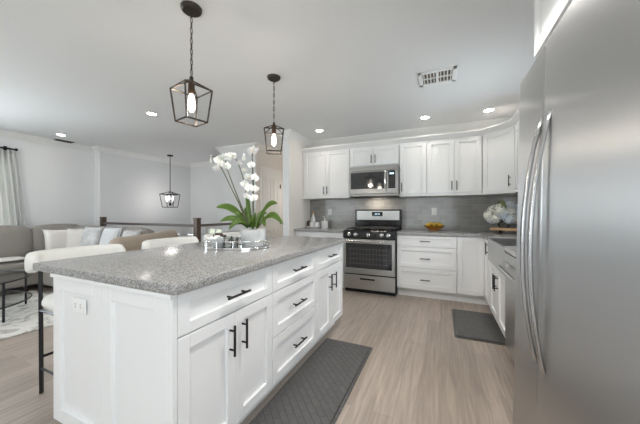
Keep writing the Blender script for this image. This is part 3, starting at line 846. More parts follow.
# ------------------------------------------------------------------ pendants
def pendant(x, y, rz, label):
    t = thing('pendant_light', label, 'pendant light', (x, y, CEIL), rz, 'lantern pendants over the island')
    MB().lathe([(0, -.026), (.050, -.026), (.060, -.018), (.064, -.004), (.064, 0)], n=28).build('canopy', M['bronze'], t, 'auto')
    ch = MB(); z = -.026; k = 0
    while z > -.41:
        pts = []
        for i in range(12):
            a = 2 * PI * i / 12
            u = .0070 * math.cos(a); vv = .0115 * math.sin(a) + (.008 if math.sin(a) > 0 else -.008)
            pts.append((u, 0, z - .018 + vv) if k % 2 == 0 else (0, u, z - .018 + vv))
        ch.tube(pts, .0022, 6, closed=True); z -= .0335; k += 1
    ch.tube([(0, .004, -.02), (.003, -.003, -.15), (-.003, .003, -.3), (0, 0, -.43)], .0012, 6)
    ch.build('chain', M['bronze'], t, 'all')
    fr = MB(); zt, zb, za = -.522, -.727, -.462; a, b = .089, .068; wd = .0085
    T = [(a, a, zt), (-a, a, zt), (-a, -a, zt), (a, -a, zt)]; B = [(b, b, zb), (-b, b, zb), (-b, -b, zb), (b, -b, zb)]
    for i in range(4):
        fr.sqbar(T[i], T[(i + 1) % 4], wd); fr.sqbar(B[i], B[(i + 1) % 4], wd); fr.sqbar(T[i], B[i], wd); fr.sqbar(T[i], (0, 0, za), wd * .8)
    fr.lathe([(0, -.44), (.011, -.44), (.012, -.462), (0, -.464)], n=12)
    fr.build('cage', M['bronze'], t)
    MB().lathe([(.005, -.46), (.012, -.475), (.019, -.485), (.021, -.545), (.016, -.55), (0, -.55)], n=16).build('socket', M['brown'], t, 'auto')
    MB().lathe([(0, -.665), (.010, -.663), (.021, -.645), (.024, -.615), (.018, -.575), (.012, -.552), (0, -.55)], n=16).build('bulb', M['bulb'], t, 'all')
    l = bpy.data.lights.new('lamp', 'POINT'); l.energy = 4.5; l.color = WARM; l.shadow_soft_size = .04
    lo = bpy.data.objects.new('lamp', l); COL.objects.link(lo); lo.parent = t; lo.location = (0, 0, -.70)
pendant(-1.455, 1.240, -.2, 'bronze cage lantern pendant hanging over the near end of the island')
pendant(-1.472, 2.200, .59, 'bronze cage lantern pendant hanging over the far end of the island')

# stairwell chandelier
t = thing('chandelier', 'black open-frame lantern chandelier with candle lights over the stairwell', 'chandelier', (-5.66, 4.24, CEIL))
MB().lathe([(0, -.025), (.055, -.025), (.065, -.012), (.065, 0)], n=24).build('canopy', M['black'], t, 'auto')
MB().tube([(0, 0, -.02), (0, 0, -.835)], .008, 8).build('rod', M['black'], t)
fr = MB(); zt, zb, za = -.90, -1.19, -.835; a, b = .155, .115; wd = .012
ca, sa = math.cos(.5), math.sin(.5)
def rt(p): return (p[0] * ca - p[1] * sa, p[0] * sa + p[1] * ca, p[2])
T = [rt(q) for q in ((a, a, zt), (-a, a, zt), (-a, -a, zt), (a, -a, zt))]; B = [rt(q) for q in ((b, b, zb), (-b, b, zb), (-b, -b, zb), (b, -b, zb))]
for i in range(4):
    fr.sqbar(T[i], T[(i + 1) % 4], wd); fr.sqbar(B[i], B[(i + 1) % 4], wd); fr.sqbar(T[i], B[i], wd); fr.sqbar(T[i], (0, 0, za), wd)
fr.build('cage', M['black'], t)
hub = MB(); hub.tube([(0, 0, -.80), (0, 0, -1.12)], .008, 8).lathe([(0, -1.17), (.02, -1.15), (.028, -1.12), (.02, -1.09), (0, -1.07)], n=14)
hub.build('hub', M['black'], t, 'auto')
for k in range(5):
    an = 2 * PI * k / 5 + .3; dx, dy = math.cos(an), math.sin(an)
    ar = MB(); ar.tube([(dx * r_, dy * r_, z_) for r_, z_ in ((.012, -1.12), (.03, -1.15), (.058, -1.14), (.07, -1.10))], .006, 8)
    ar.lathe([(0, -1.10), (.022, -1.10), (.024, -1.09), (0, -1.09)], c=(dx * .07, dy * .07, 0), n=12)
    ar = ar.build('arm', M['black'], t, 'auto')
    MB().tube([(dx * .07, dy * .07, -1.09), (dx * .07, dy * .07, -1.02)], .010, 10).build('candle', M['plastic'], ar)
    MB().lathe([(0, -1.02), (.012, -1.015), (.017, -.99), (.010, -.955), (0, -.935)], c=(dx * .07, dy * .07, 0), n=12).build('bulb', M['candle'], ar, 'all')
l = bpy.data.lights.new('lamp', 'POINT'); l.energy = 7; l.color = (1, .97, .94); l.shadow_soft_size = .12
lo = bpy.data.objects.new('lamp', l); COL.objects.link(lo); lo.parent = t; lo.location = (0, 0, -1.0)

# ------------------------------------------------------------------ outlets
def plate(name, label, loc, rz, wd, ht, toggle):
    t = thing(name, label, name.replace('_', ' '), loc, rz)
    MB().box(-wd / 2, wd / 2, -.006, 0, -ht / 2, ht / 2, .002).build('plate', M['plastic'], t)
    if toggle:
        MB().box(-.016, .016, -.009, -.005, -.033, .033, .001).build('rocker', M['plastic'], t)
    else:
        for s_ in (-1, 1):
            q = MB()
            if wd > ht:
                q.box(s_ * .022 - .014, s_ * .022 + .014, -.008, -.005, -.017, .017, .003); q = q.build('socket', M['plastic'], t)
                MB().box(s_ * .022 - .006, s_ * .022 + .006, -.0085, -.0075, .005, .008).box(s_ * .022 - .006, s_ * .022 + .006, -.0085, -.0075, -.008, -.005).build('slots', M['slot'], q)
            else:
                q.box(-.017, .017, -.008, -.005, s_ * .022 - .014, s_ * .022 + .014, .003); q = q.build('socket', M['plastic'], t)
                MB().box(-.008, -.005, -.0085, -.0075, s_ * .022 - .006, s_ * .022 + .006).box(.005, .008, -.0085, -.0075, s_ * .022 - .006, s_ * .022 + .006).build('slots', M['slot'], q)
plate('wall_outlet', 'white outlet plate on the grey tile left of the range', (-1.84, YB - .008, 1.195), 0, .072, .116, False)
plate('light_switch', 'white rocker switch plate on the grey tile above the fruit bowl', (-.092, YB - .008, 1.20), 0, .078, .116, True)
plate('island_outlet', 'white outlet plate set sideways in the near end of the island', (-1.627, .7315, .735), 0, .116, .074, False)

# ------------------------------------------------------------------ kitchen mats
def kmat(x0, x1, y0, y1, label):
    t = MB(); t.prism(rounded(x0, x1, y0, y1, .02), .0005, .006).prism(rounded(x0 + .02, x1 - .02, y0 + .02, y1 - .02, .02), .006, .016, .004)
    tag(t.build('kitchen_mat', M['mat'], smooth='auto'), label, 'mat', 'embossed anti-fatigue mats')
kmat(-.985, -.545, .85, 2.35, 'long dark grey embossed floor mat lying along the island drawers')
kmat(.118, .555, 2.87, 3.68, 'short dark grey embossed floor mat in front of the farmhouse sink')

# ------------------------------------------------------------------ counter stools
def make_stool():
    t = thing('counter_stool', 'white upholstered counter stool nearest the camera, at the near corner of the island', 'stool', (-2.28, 1.09, 0), 0, 'counter stools along the island')
    st = MB(); st.cushion((.06, 0, .60), (.42, .44, .10), .045, .012); st.build('seat', M['bouclé'], t, 'all')
    # curved back band: an arc on the -x side
    bk = bmesh.new(); n_ = 22; rings = []
    z0, z1 = .80, .935
    for i in range(n_ + 1):
        a = PI + math.radians(-68 + 136 * i / n_)
        # superellipse plan, flat behind, turned at both ends
        ca_, sa_ = math.cos(a), math.sin(a)
        r_ = 1 / ((abs(ca_) ** 2.6 + abs(sa_) ** 2.6) ** (1 / 2.6))
        px, py = .24 * ca_ * r_, .285 * sa_ * r_
        nx, ny = ca_, sa_
        end = min(i, n_ - i) / 2.0
        k = min(1, .45 + .55 * math.sqrt(max(0, 1 - (1 - min(1, end)) ** 2)))
        ring = []
        hz = (z1 - z0) / 2 * k; th = .034 * k; zc = (z0 + z1) / 2
        for j in range(14):
            b_ = 2 * PI * j / 14; cb_, sb_ = math.cos(b_), math.sin(b_)
            u = math.copysign(abs(cb_) ** .6, cb_) * th; vz = math.copysign(abs(sb_) ** .6, sb_) * hz
            ring.append(bk.verts.new((px + nx * u, py + ny * u, zc + vz)))
        rings.append(ring)
    for A, B in zip(rings, rings[1:]):
        for j in range(14): bk.faces.new((A[j], A[(j + 1) % 14], B[(j + 1) % 14], B[j]))
    bk.faces.new(rings[0]); bk.faces.new(rings[-1][::-1])
    bmesh.ops.recalc_face_normals(bk, faces=bk.faces)
    q = MB(); q.merge(bk); q.build('backrest', M['bouclé'], t, 'all')
    for sx, sy in ((-1, -1), (-1, 1), (1, -1), (1, 1)):
        x_, y_ = (-.13 if sx < 0 else .24), sy * .215
        top = .83 if sx < 0 else .56
        MB().sqbar((x_, y_, 0), (x_ - (.012 if sx < 0 else 0), y_, top), .017).build('leg', M['black'], t)
    fr = MB()
    for sy in (-1, 1): fr.sqbar((-.13, sy * .215, .165), (.24, sy * .215, .165), .013)
    fr.sqbar((-.13, -.215, .24), (-.13, .215, .24), .013); fr.sqbar((.24, -.215, .22), (.24, .215, .22), .013)
    fr.build('footrest', M['black'], t)
    sf = MB()
    for sy in (-1, 1): sf.sqbar((-.13, sy * .215, .548), (.24, sy * .215, .548), .018)
    sf.build('seat_frame', M['black'], t)
    return t
s0 = make_stool()
dup(s0, (-2.28, 1.83, 0), 'white upholstered counter stool standing second along the island, between two others')
dup(s0, (-2.28, 2.52, 0), 'white upholstered counter stool farthest along the island, behind the mirrored tray')

# ------------------------------------------------------------------ orchid
OX, OY, OZ = -1.37, 1.755, .931
def leaf_mesh(mb, base, tip, width, droop, roll=0.0, fold=.25, n=12):
    base, tip = Vector(base), Vector(tip); t = bmesh.new(); rows = []
    d = tip - base; side = Vector((-d.y, d.x, 0))
    side = side.normalized() if side.length > 1e-5 else Vector((1, 0, 0))
    if roll: side = (side + Vector((0, 0, roll if side.y > 0 else -roll))).normalized()
    for i in range(n + 1):
        s_ = i / n
        c_ = base + d * s_ + Vector((0, 0, droop * math.sin(PI * s_)))
        w_ = width * (math.sin(PI * min(1, .12 + .88 * s_)) ** .55) * (1 - .15 * s_) if s_ < 1 else 0.002
        up_ = Vector((0, 0, fold * w_))
        rows.append([t.verts.new(c_ - side * w_ / 2 + up_), t.verts.new(c_ - side * w_ / 4 + up_ * .35), t.verts.new(c_), t.verts.new(c_ + side * w_ / 4 + up_ * .35), t.verts.new(c_ + side * w_ / 2 + up_)])
    for A, B in zip(rows, rows[1:]):
        for k in range(4): t.faces.new((A[k], A[k + 1], B[k + 1], B[k]))
    bmesh.ops.solidify(t, geom=t.faces[:], thickness=.0025)
    mb.merge(t)
t = thing('potted_orchid', 'tall white orchid with arching stems in a round white pot on the island', 'plant', (OX, OY, OZ))
o_pot = MB(); o_pot.lathe([(0, .0), (.088, .0), (.092, .006), (.100, .128), (.102, .132), (.096, .132), (.092, .115), (0, .115)], n=40)
o_pot.build('pot', M['marble'], t, 'auto', 'round white marbled pot')
MB().ball((0, 0, .112), .092, (1, 1, .16), 16).build('soil', M['moss'], t, 'all')
rgt = Vector((math.cos(YAW), math.sin(YAW), 0)); fwd = Vector((-math.sin(YAW), math.cos(YAW), 0))
def L3(r_, d_, z_): return rgt * r_ + fwd * d_ + Vector((0, 0, z_))
PXM = 270.0 / 2.2
def PP(px, py, dep=0.0):                # a place on the plant: across, deeper, height above the pot foot
    k = (2.2 + dep) / 270.0
    return L3((px - 252) * k, dep, CAM_H + (212 - py) * k - OZ)
for tip, wd, dr, dep, bs_ in (((216, 207), .075, .05, -.03, (247, 226)), ((222, 221), .06, .04, -.10, (247, 228)), ((243, 193), .05, .02, .06, (249, 226)),
                         ((275, 203), .07, .055, .02, (255, 226)), ((284, 224), .065, .075, -.08, (257, 227)), ((268, 226), .06, .06, -.13, (256, 228)),
                         ((232, 229), .06, .06, -.14, (249, 228)), ((240, 208), .06, .03, .10, (250, 226)), ((262, 213), .055, .04, .12, (254, 226)), ((255, 221), .06, .07, -.12, (252, 228))):
    lm = MB(); leaf_mesh(lm, PP(*bs_), PP(tip[0], tip[1], dep), wd * 1.12, dr, 1.1)
    lm.build('leaf', M['leaf'], t, 'all')
def curve(pts, n=26):
    P = [Vector(p) for p in pts]; out = []
    for i in range(n + 1):
        s_ = i / n * (len(P) - 1); k = min(int(s_), len(P) - 2); f_ = s_ - k
        p0, p1, p2, p3 = P[max(0, k - 1)], P[k], P[k + 1], P[min(len(P) - 1, k + 2)]
        out.append(.5 * ((2 * p1) + (p2 - p0) * f_ + (2 * p0 - 5 * p1 + 4 * p2 - p3) * f_ ** 2 + (3 * p1 - p0 - 3 * p2 + p3) * f_ ** 3))
    return out
S1 = [PP(246, 226), PP(238, 205, .02), PP(228, 185, .03), PP(220, 168, .02), PP(216, 158, -.02), PP(211, 157, -.06)]
S2 = [PP(248, 226), PP(240, 205), PP(232, 185, .0), PP(226, 165, -.02), PP(228, 155, -.05), PP(235, 156, -.10)]
S3 = [PP(249, 226), PP(245, 205, .08), PP(240, 180, .08), PP(235, 163, .06), PP(231, 156, .03)]
S4 = [PP(253, 226), PP(252, 205, .0), PP(252, 180, .0), PP(251, 160, .0), PP(252, 152, -.03), PP(255, 152, -.07)]
for q in (S1, S2, S3, S4):
    MB().tube(curve(q), 0.0056, 8, r2=.003).build('flower_stem', M['stem'], t, 'all')
sk_ = MB(); sk_.tube([PP(251, 227, .01), PP(250.5, 160, .01)], .0022, 6); sk_.build('stake', M['newel'], t)
def flower_mesh():
    t_ = bmesh.new()
    def petal(ang, ln, wd, lift):
        n = 6; rows = []
        for i in range(n + 1):
            s_ = i / n; w_ = wd * math.sin(PI * min(.98, .08 + .9 * s_)) ** .6
            r_ = .004 + ln * s_; y_ = -lift * math.sin(PI * .6 * s_)
            rows.append([t_.verts.new(Vector((math.cos(ang) * r_ - math.sin(ang) * e_ * w_ / 2, y_ + .006 * e_ * e_, math.sin(ang) * r_ + math.cos(ang) * e_ * w_ / 2))) for e_ in (-1, -.5, 0, .5, 1)])
        for A, B in zip(rows, rows[1:]):
            for k in range(4): t_.faces.new((A[k], A[k + 1], B[k + 1], B[k]))
    for a_, l_, w_, q in ((PI / 2, .038, .028, .0), (PI * 1.25, .037, .026, .0), (PI * 1.75, .037, .026, .0), (.15, .042, .050, .006), (PI - .15, .042, .050, .006)):
        petal(a_, l_, w_, q)
    bmesh.ops.solidify(t_, geom=t_.faces[:], thickness=.001)
    m_ = MB(); m_.merge(t_); return m_
fl0 = flower_mesh().build('bloom', M['petal'], t, 'all')
lp0 = MB().ball((0, -.006, -.004), .0055, (1, 1.3, 1.0), 10).ball((0, -.010, -.009), .004, (1.2, 1, 1), 8).build('lip', M['lip'], fl0, 'all')
blooms = [(253.8, 150.8, -.08, 1.0), (212, 159.5, -.06, .82), (219, 160, -.05, .8), (223.6, 157.5, -.07, .8), (229.5, 157, -.08, .85), (234, 156.5, -.1, .8), (216.5, 168, -.03, .72), (227, 166, -.05, .75), (222, 163.5, -.08, .8),
          (243.6, 158, -.03, .85), (239.5, 162.5, -.02, .6), (251.4, 165, -.05, .72), (244, 170.5, -.03, .55), (249.3, 177, -.06, .8), (255, 177.5, -.05, .8), (244.3, 183.5, -.04, .72),
          (249.8, 187.5, -.07, .8), (254.6, 188.5, -.05, .8), (247, 195.6, -.05, .72), (254, 197.5, -.06, .78)]
rnd = random.Random(3)
for i, (px, py, dp, sc_) in enumerate(blooms):
    if i == 0: f = fl0
    else:
        f = fl0.copy(); COL.objects.link(f); c2 = lp0.copy(); COL.objects.link(c2); c2.parent = f
    f.location = PP(px, py, dp)
    f.rotation_euler = (rnd.uniform(-.35, .25), rnd.uniform(-.3, .3), YAW + rnd.uniform(-.8, .8) + (-.35 if px < 245 else .1))
    k = sc_ * rnd.uniform(.96, 1.04); f.scale = (k, k, k)

# mirrored tray with silver gallery rails
TX, TY = -1.445, 1.655
t = thing('mirrored_tray', 'oval mirrored tray with a silver double rail under the orchid', 'tray', (TX, TY, .914), YAW + .06)
def ell(a, b, n=48): return [(a * math.cos(2 * PI * i / n), b * math.sin(2 * PI * i / n)) for i in range(n)]
MB().prism(ell(.245, .13), .003, .012).build('mirror', M['chrome'], t)
rl = MB()
for z in (.014, .062): rl.tube([(x, y, z) for x, y in ell(.245, .13)], .0036, 8, closed=True)
rl.build('rail', M['chrome'], t, 'all')
for i in range(0, 48, 4):
    x, y = ell(.245, .13)[i]; MB().tube([(x, y, .001), (x, y, .062)], .0035, 8).build('post', M['chrome'], t, 'auto')
OZt = .914 + .0125
for o in bpy.data.objects:
    if o.name == 'potted_orchid': o.location.z = OZt
def on_tray(r_, d_):
    a = YAW + .06; return (TX + r_ * math.cos(a) - d_ * math.sin(a), TY + r_ * math.sin(a) + d_ * math.cos(a), OZt)
t = thing('decorative_bowl', 'low white ceramic bowl heaped with white and brown beads on the mirrored tray', 'bowl', on_tray(-.14, -.01))
MB().lathe([(0, .0), (.045, .0), (.05, .005), (.085, .062), (.087, .066), (.081, .064), (.045, .010), (0, .008)], n=32).build('body', M['porcelain'], t, 'auto')
bd = MB(); r9 = random.Random(5)
for i in range(34):
    a = r9.uniform(0, 2 * PI); q = .062 * math.sqrt(r9.random()); bd.ball((q * math.cos(a), q * math.sin(a), .062 + .022 * (1 - (q / .07) ** 2)), .0125, n=8)
bd.build('white_beads', M['porcelain'], t, 'all')
bd = MB()
for i in range(13):
    a = i * .55; bd.ball((-.035 + i * .0085, -.012 + .014 * math.sin(a * 2), 0.100 - .00035 * (i - 6) ** 2), .0105, n=8)
bd.build('brown_beads', M['beads'], t, 'all')
def votive(r_, d_, h_, rad, label):
    t = thing('candle_holder', label, 'candle holder', on_tray(r_, d_), 0, 'glass candle holders')
    MB().lathe([(0, 0), (rad * .9, 0), (rad, .006), (rad, h_), (rad - .004, h_), (rad - .004, .010), (0, .010)], n=24).build('cup', M['bottleglass'], t, 'auto')
    MB().lathe([(0, .011), (rad - .006, .011), (rad - .006, h_ * .55), (0, h_ * .55)], n=20).build('candle', M['porcelain'], t, 'auto')
    MB().tube([(0, 0, h_ * .55), (.001, 0, h_ * .55 + .012)], .0012, 6).build('wick', M['slot'], t)
votive(-.055, -.065, .085, .032, 'taller clear glass candle holder between the bead bowl and the orchid pot')
votive(-.035, .045, .070, .030, 'shorter clear glass candle holder tucked behind the taller one on the tray')

# ------------------------------------------------------------------ things on the back counter
t = thing('fruit_bowl', 'amber brown boat-shaped bowl of lemons on the back counter', 'bowl', (-.092, 4.40, .914))
bw = MB(); bw.lathe([(0, 0), (.055, 0), (.06, .006), (.115, .040), (.150, .066), (.146, .068), (.11, .045), (.05, .012), (0, .010)], n=32)
for v in bw.bm.verts: v.co.y *= .62; v.co.z += .18 * abs(v.co.x) * (v.co.z / .084) ** 2 * .6
bw.build('body', M['amber'], t, 'auto')
for i, (x, y, z, a) in enumerate(((-.078, -.008, .072, .25), (.0, -.032, .074, 1.5), (.078, -.008, .072, -.2), (-.046, .050, .082, .1), (.046, .050, .082, -.1))):
    q = MB(); q.lathe([(0, -.042), (.008, -.039), (.020, -.028), (.0275, -.006), (.0275, .006), (.020, .028), (.008, .037), (.005, .042), (0, .043)], n=16, axis='x')
    q = q.build('lemon', M['lemon'], None, 'all'); q.location = (-.092 + x, 4.40 + y, .914 + z + .014); q.rotation_euler = (0, 0, a)
    tag(q, ('yellow lemon at the left end of the amber bowl', 'yellow lemon in the front middle of the amber bowl', 'yellow lemon at the right end of the amber bowl', 'yellow lemon behind the front ones, left of centre in the bowl', 'yellow lemon behind the front ones, right of centre in the bowl')[i], 'lemon', 'lemons in the bowl')

CX, CY = -2.075, 4.40
t = thing('serving_tray', 'round white tray holding bottles on the counter left of the range', 'tray', (CX - .03, CY, .914))
MB().lathe([(0, .0), (.12, .0), (.135, .010), (.14, .028), (.134, .028), (.128, .0145), (0, .0145)], n=36).build('body', M['porcelain'], t, 'auto')
t = thing('syrup_bottle', 'tall pale bottle with a brown cap standing on the white tray', 'bottle', (CX - .045, CY + .03, .9285))
MB().lathe([(0, 0), (.036, 0), (.040, .006), (.040, .13), (.032, .165), (.017, .195), (.016, .225), (0, .225)], n=24).build('body', M['marble'], t, 'auto')
MB().lathe([(0, .268), (.020, .268), (.023, .262), (.023, .225), (0, .225)], n=20).build('cap', M['wood_light'], t, 'auto')
t = thing('spice_jar', 'small brown glass jar at the left side of the white tray', 'jar', (CX - .115, CY - .02, .9285))
MB().lathe([(0, 0), (.028, 0), (.030, .005), (.030, .075), (.022, .088), (0, .088)], n=20).build('body', M['brown'], t, 'auto')
MB().lathe([(0, .105), (.024, .105), (.025, .100), (.025, .088), (0, .088)], n=20).build('lid', M['black'], t, 'auto')
def mug(x, y, label):
    t = thing('coffee_cup', label, 'cup', (x, y, .9285), 0, 'cups on the tray')
    MB().lathe([(0, 0), (.030, 0), (.034, .005), (.036, .085), (.032, .085), (.030, .010), (0, .008)], n=24).build('body', M['porcelain'], t, 'auto')
    MB().tube([(.034, 0, .07), (.055, 0, .066), (.060, 0, .045), (.050, 0, .024), (.034, 0, .020)], .005, 8).build('handle', M['porcelain'], t, 'all')
mug(CX - .035, CY - .055, 'white cup in front of the tall pale bottle on the tray')
mug(CX + .045, CY - .01, 'white cup at the right side of the round tray')
t = thing('soap_canister', 'white canister with a pump top right of the round tray', 'canister', (CX + .185, CY + .02, .914))
MB().lathe([(0, 0), (.058, 0), (.062, .006), (.062, .115), (.056, .122), (.018, .128), (0, .128)], n=28).build('body', M['porcelain'], t, 'auto')
pm = MB(); pm.lathe([(0, .165), (.012, .165), (.012, .128), (0, .128)], n=14).tube([(0, 0, .160), (0, 0, .195), (-.012, -.02, .200), (-.02, -.035, .190)], .006, 8)
pm.build('pump', M['plastic'], t, 'auto')

# hydrangeas on a wooden riser
t = thing('wooden_riser', 'light wooden serving board on short feet under the hydrangea vase', 'board', (.80, 4.14, .914), -.45)
MB().prism(rounded(-.20, .20, -.10, .10, .03), .042, .074, .004).build('board', M['wood_light'], t, 'auto')
for x in (-.12, .12): MB().box(x - .02, x + .02, -.075, .075, 0, .042, .003).build('foot', M['newel'], t)
VX, VY, VZ = .745, 4.16, .988
t = thing('hydrangea_vase', 'round bouquet of white and pale blue hydrangeas in a vase in the corner', 'flowers', (VX, VY, VZ))
MB().lathe([(0, 0), (.045, 0), (.06, .02), (.07, .06), (.055, .10), (.045, .115), (.04, .115), (.05, .09), (0, .02)], n=28).build('vase', M['bottleglass'], t, 'auto')
hs = MB()
rh = random.Random(11)
heads = [(-.15, -.03, .17, 0), (-.10, .02, .24, 0), (-.09, -.07, .13, 0), (-.02, -.08, .18, 1), (-.03, 0, .27, 0), (.05, -.07, .22, 0), (.06, .0, .29, 1), (.03, -.10, .12, 1), (.12, -.04, .20, 1), (.13, .03, .26, 1), (-.05, -.09, .23, 0), (.10, -.06, .13, 0), (.0, .07, .25, 0), (-.12, -.0, .12, 1)]
heads = [(x * 1.18, y * 1.05, z * 1.0 - .01, c_) for x, y, z, c_ in heads]
for (x, y, z, c_) in heads: hs.tube([(0, 0, .03), (x * .4, y * .4, z * .55), (x, y, z)], .003, 6)
hs.build('stems', M['stem'], t)
for (x, y, z, c_) in heads:
    q = bmesh.new(); R_ = rh.uniform(.055, .066)
    for i in range(48):
        zz = 1 - 2 * (i + .5) / 48; a = i * 2.39996; rr = math.sqrt(1 - zz * zz)
        nrm = Vector((rr * math.cos(a), rr * math.sin(a), zz)); u = nrm.orthogonal().normalized(); v2 = nrm.cross(u)
        cc = Vector((x, y, z)) + nrm * R_ * rh.uniform(.80, 1.12); tw = rh.uniform(0, PI)
        c0 = q.verts.new(cc - nrm * .003)
        for k in range(4):
            b0 = tw + k * PI / 2; s_ = .0165
            d1 = u * math.cos(b0 - .62) + v2 * math.sin(b0 - .62); d2 = u * math.cos(b0) + v2 * math.sin(b0); d3 = u * math.cos(b0 + .62) + v2 * math.sin(b0 + .62)
            q.faces.new((c0, q.verts.new(cc + d1 * s_ * .8), q.verts.new(cc + d2 * s_ + nrm * .002), q.verts.new(cc + d3 * s_ * .8)))
    m_ = MB(); m_.merge(q); m_.ball((x, y, z), R_ * .62, n=10)
    m_.build('flower_head', M['hydra_b'] if c_ else M['hydra_w'], t)
for a in range(7):
    an = a * .9; lm = MB(); leaf_mesh(lm, (.03 * math.cos(an), .03 * math.sin(an), .12), (.19 * math.cos(an), .13 * math.sin(an), .16 + .2 * (a % 3) / 2), .06, .03)
    lm.build('leaf', M['hleaf'], t, 'all')

# ------------------------------------------------------------------ living room
# sectional sofa
t = thing('sectional_sofa', 'large taupe corner sofa against the grey left wall', 'sofa', (0, 0, 0))
sb = MB()
sb.box(-6.31, -5.66, -.4, 2.92, .09, .30, .02).box(-6.0, -3.98, 2.02, 2.92, .09, .30, .02)
sb.build('base', M['fabric'], t)
fr = MB(); fr.box(-6.32, -6.16, -.4, 2.98, .09, .84, .05, 3).box(-6.25, -3.95, 2.78, 2.98, .09, .84, .05, 3)
fr.build('back_frame', M['fabric'], t, 'auto')
lg = [(-5.72, -.3), (-5.72, 1.9), (-6.26, -.3), (-6.26, 2.9), (-4.05, 2.1), (-4.05, 2.85)]
for x, y in lg: MB().tube([(x, y, 0.0), (x, y, .09)], .022, 10).build('leg', M['newel'], t)
for y0, y1 in ((-.3, .62), (.63, 1.36), (1.37, 2.09)):
    MB().cushion((-6.0, (y0 + y1) / 2, .385), (.72, y1 - y0, .17), .05, .012).build('seat_cushion', M['fabric'], t, 'all')
MB().cushion((-5.28, 2.42, .385), (2.1, .66, .17), .05, .012).build('seat_cushion', M['fabric'], t, 'all')
for y0, y1 in ((-.3, .62), (.63, 1.36), (1.37, 2.085), (2.095, 2.76)):
    MB().cushion((-6.10, (y0 + y1) / 2, .715), (.24, y1 - y0 - .01, .50), .08, .03, (0, -.13, 0)).build('back_cushion', M['fabric'], t, 'all')
for x0, x1 in ((-6.1, -5.05), (-5.04, -4.0)):
    MB().cushion(((x0 + x1) / 2, 2.67, .70), (x1 - x0 - .01, .20, .48), .08, .02, (-.1, 0, 0)).build('back_cushion', M['fabric'], t, 'all')
# rounded arm at the right end
ar = bmesh.new(); rings = []; N_ = 16
prof = [(-.13, .09), (-.13, .70)] + [(-.02 - .11 * math.cos(PI * k / 8) , .75 + .115 * math.sin(PI * k / 8)) for k in range(9)] + [(.09, .70), (.09, .09)]
for y, k, dz in ((2.06, .80, -.05), (2.09, .93, -.015), (2.14, 1, 0), (2.5, 1, .01), (2.95, 1, .05), (2.98, .95, .04)):
    rings.append([ar.verts.new((-3.87 + x * k, y, .09 + (z - .09) * (k * .3 + .7) + dz * (z / .8))) for x, z in prof])
for A, B in zip(rings, rings[1:]):
    for j in range(len(prof)): ar.faces.new((A[j], A[(j + 1) % len(prof)], B[(j + 1) % len(prof)], B[j]))
ar.faces.new(rings[0]); ar.faces.new(rings[-1][::-1]); bmesh.ops.recalc_face_normals(ar, faces=ar.faces)
m_ = MB(); m_.merge(ar); m_.build('arm', M['tan'], t, 'auto', 'tan rounded sofa arm')
PG = 'throw pillows on the corner sofa'
def throw(label, c_, s_, th, rot, m):
    q = MB(); q.pillow((0, 0, 0), s_, s_, th, (0, 0, 0)); q = q.build('throw_pillow', M[m], None, 'all'); q.location = c_; q.rotation_euler = rot; tag(q, label, 'pillow', PG)
throw('cream square throw pillow on the left, in front of another cream one', (-5.83, 2.36, .712), .44, .15, (-.25, 0, PI / 2 - .15), 'cream')
throw('cream square throw pillow behind the first one, near the sofa corner', (-5.66, 2.56, .715), .45, .13, (-.25, 0, PI / 2 - .75), 'cream')
throw('pale grey printed throw pillow in the corner of the sofa', (-5.10, 2.44, .742), .50, .13, (-.22, 0, .05), 'pillow_grey')
throw('blue and white striped throw pillow leaning between two grey ones', (-4.60, 2.44, .742), .50, .13, (-.24, .0, -.05), 'stripe')
throw('grey printed throw pillow at the right end beside the tan arm', (-4.14, 2.45, .73), .46, .13, (-.22, .0, -.1), 'pillow_grey')
tb = MB(); tb.cushion((-5.86, 1.42, .5035), (.42, 1.0, .035), .016, .004)
tag(tb.build('throw_blanket', M['cream'], None, 'all'), 'folded white throw blanket on the sofa seat by the round table', 'blanket')

# curtain and rod
ry = 2.225
t = thing('curtain_rod', 'black curtain rod high on the left wall', 'rod', (-6.365, .6, ry))
MB().tube([(0, -1.5, 0), (0, 1.40, 0)], .013, 12).build('rod', M['black'], t, 'auto')
MB().lathe([(0, 0), (.014, 0), (.022, .006), (.024, .02), (.016, .034), (0, .036)], n=16).build('finial', M['black'], t, 'auto')
fin = [o for o in bpy.data.objects if o.name.startswith('finial')][-1]; fin.rotation_euler = (-PI / 2, 0, 0); fin.location = (0, 1.39, 0)
br_ = MB(); br_.tube([(-.05, 1.30, 0), (0, 1.30, 0)], .008, 8).box(-.054, -.048, 1.28, 1.32, -.04, .04); br_.build('bracket', M['black'], t)
cu = bmesh.new(); rows = []; NX, NZ = 96, 14
for j in range(NZ + 1):
    f_ = j / NZ; z = 2.195 - f_ * 2.17
    wtop, wbot = .44, .60
    row = []
    for i in range(NX + 1):
        s_ = i / NX
        y = 1.56 + s_ * (wtop + (wbot - wtop) * min(1, f_ * 1.4)) + .01 * math.sin(9 * s_ + 3 * f_)
        am = .034 * (1 - .1 * f_)
        row.append(cu.verts.new((-6.365 + am * math.sin(s_ * 2 * PI * 8 + .5 * math.sin(3 * f_)) + .008 * math.sin(23 * s_ + 5 * f_), y, z)))
    rows.append(row)
for A, B in zip(rows, rows[1:]):
    for i in range(NX): cu.faces.new((A[i], A[i + 1], B[i + 1], B[i]))
bmesh.ops.solidify(cu, geom=cu.faces[:], thickness=.002)
t = thing('curtain', 'white pleated curtain hanging at the far left behind the sofa', 'curtain', (0, 0, 0))
m_ = MB(); m_.merge(cu); m_.build('cloth', M['curtain'], t, 'all')
rg = MB()
for k in range(7):
    y = 1.60 + k * .066
    rg.tube([(-6.365 + .02 * math.cos(2 * PI * i / 14), y, ry - .003 + .021 * math.sin(2 * PI * i / 14)) for i in range(14)], .0025, 6, closed=True)
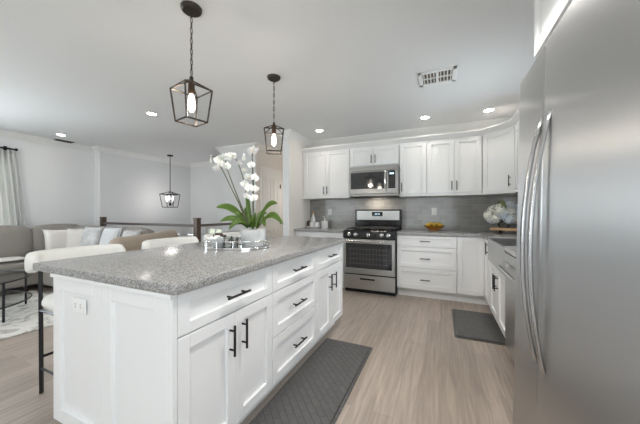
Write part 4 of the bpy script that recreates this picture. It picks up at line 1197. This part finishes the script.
rg.build('rings', M['black'], t, 'all')

# coffee table
t = thing('coffee_table', 'round two-tier glass coffee table with a black metal frame', 'table', (-4.84, 1.03, 0))
R_ = .60
for z, nm in ((.43, 'glass_top'), (.165, 'glass_shelf')):
    MB().lathe([(0, z), (R_ - .012, z), (R_ - .012, z + .008), (0, z + .008)], n=48).build(nm, M['smoke'], t, 'auto')
    MB().tube([(R_ * math.cos(2 * PI * i / 48), R_ * math.sin(2 * PI * i / 48), z + .004) for i in range(48)], .008, 8, closed=True).build('ring', M['black'], t, 'all')
for a in (95, 22, 200, 290):
    a = math.radians(a); MB().sqbar((R_ * 1.0 * math.cos(a), R_ * 1.0 * math.sin(a), .013), (R_ * math.cos(a), R_ * math.sin(a), .43), .016).build('leg', M['black'], t)

# rug
rg = MB(); rg.box(-5.64, -3.74, -1.6, 1.95, .0005, .012, .004)
tag(rg.build('area_rug', M['rug']), 'faded cream and grey patterned rug under the round glass table', 'rug')

# stair railing
def newel(x, y, label, g):
    t = thing('newel_post', label, 'post', (x, y, 0), 0, g)
    MB().box(-.04, .04, -.04, .04, 0, 1.085, .006).build('post', M['newel'], t)
    MB().box(-.044, .044, -.044, .044, 1.085, 1.105, .006).build('cap', M['newel'], t)
NG = 'dark wooden newel posts'
newel(-5.96, 3.05, 'dark wooden newel post at the far left end of the stair rail behind the sofa', NG)
newel(-3.46, 3.05, 'dark wooden newel post where the stair rail ends behind the counter stools', NG)
t = thing('stair_railing', 'long dark handrail over thin steel cables between the two newel posts', 'railing', (0, 3.05, 0))
MB().box(-5.919, -3.501, -.03, .03, .965, 1.005, .012, 3).build('handrail', M['rail'], t, 'auto')
for i in range(6):
    z = .14 + i * .14; MB().tube([(-5.919, 0, z), (-3.501, 0, z)], .0025, 6).build('cable', M['chrome'], t)
t = thing('side_railing', 'short dark handrail running from the right newel post back to the wall', 'railing', (-3.46, 3.05, 0))
MB().box(-.03, .03, .042, 1.142, .965, 1.005, .012, 3).build('handrail', M['rail'], t, 'auto')
for i in range(6):
    z = .14 + i * .14; MB().tube([(0, .042, z), (0, 1.142, z)], .0025, 6).build('cable', M['chrome'], t)
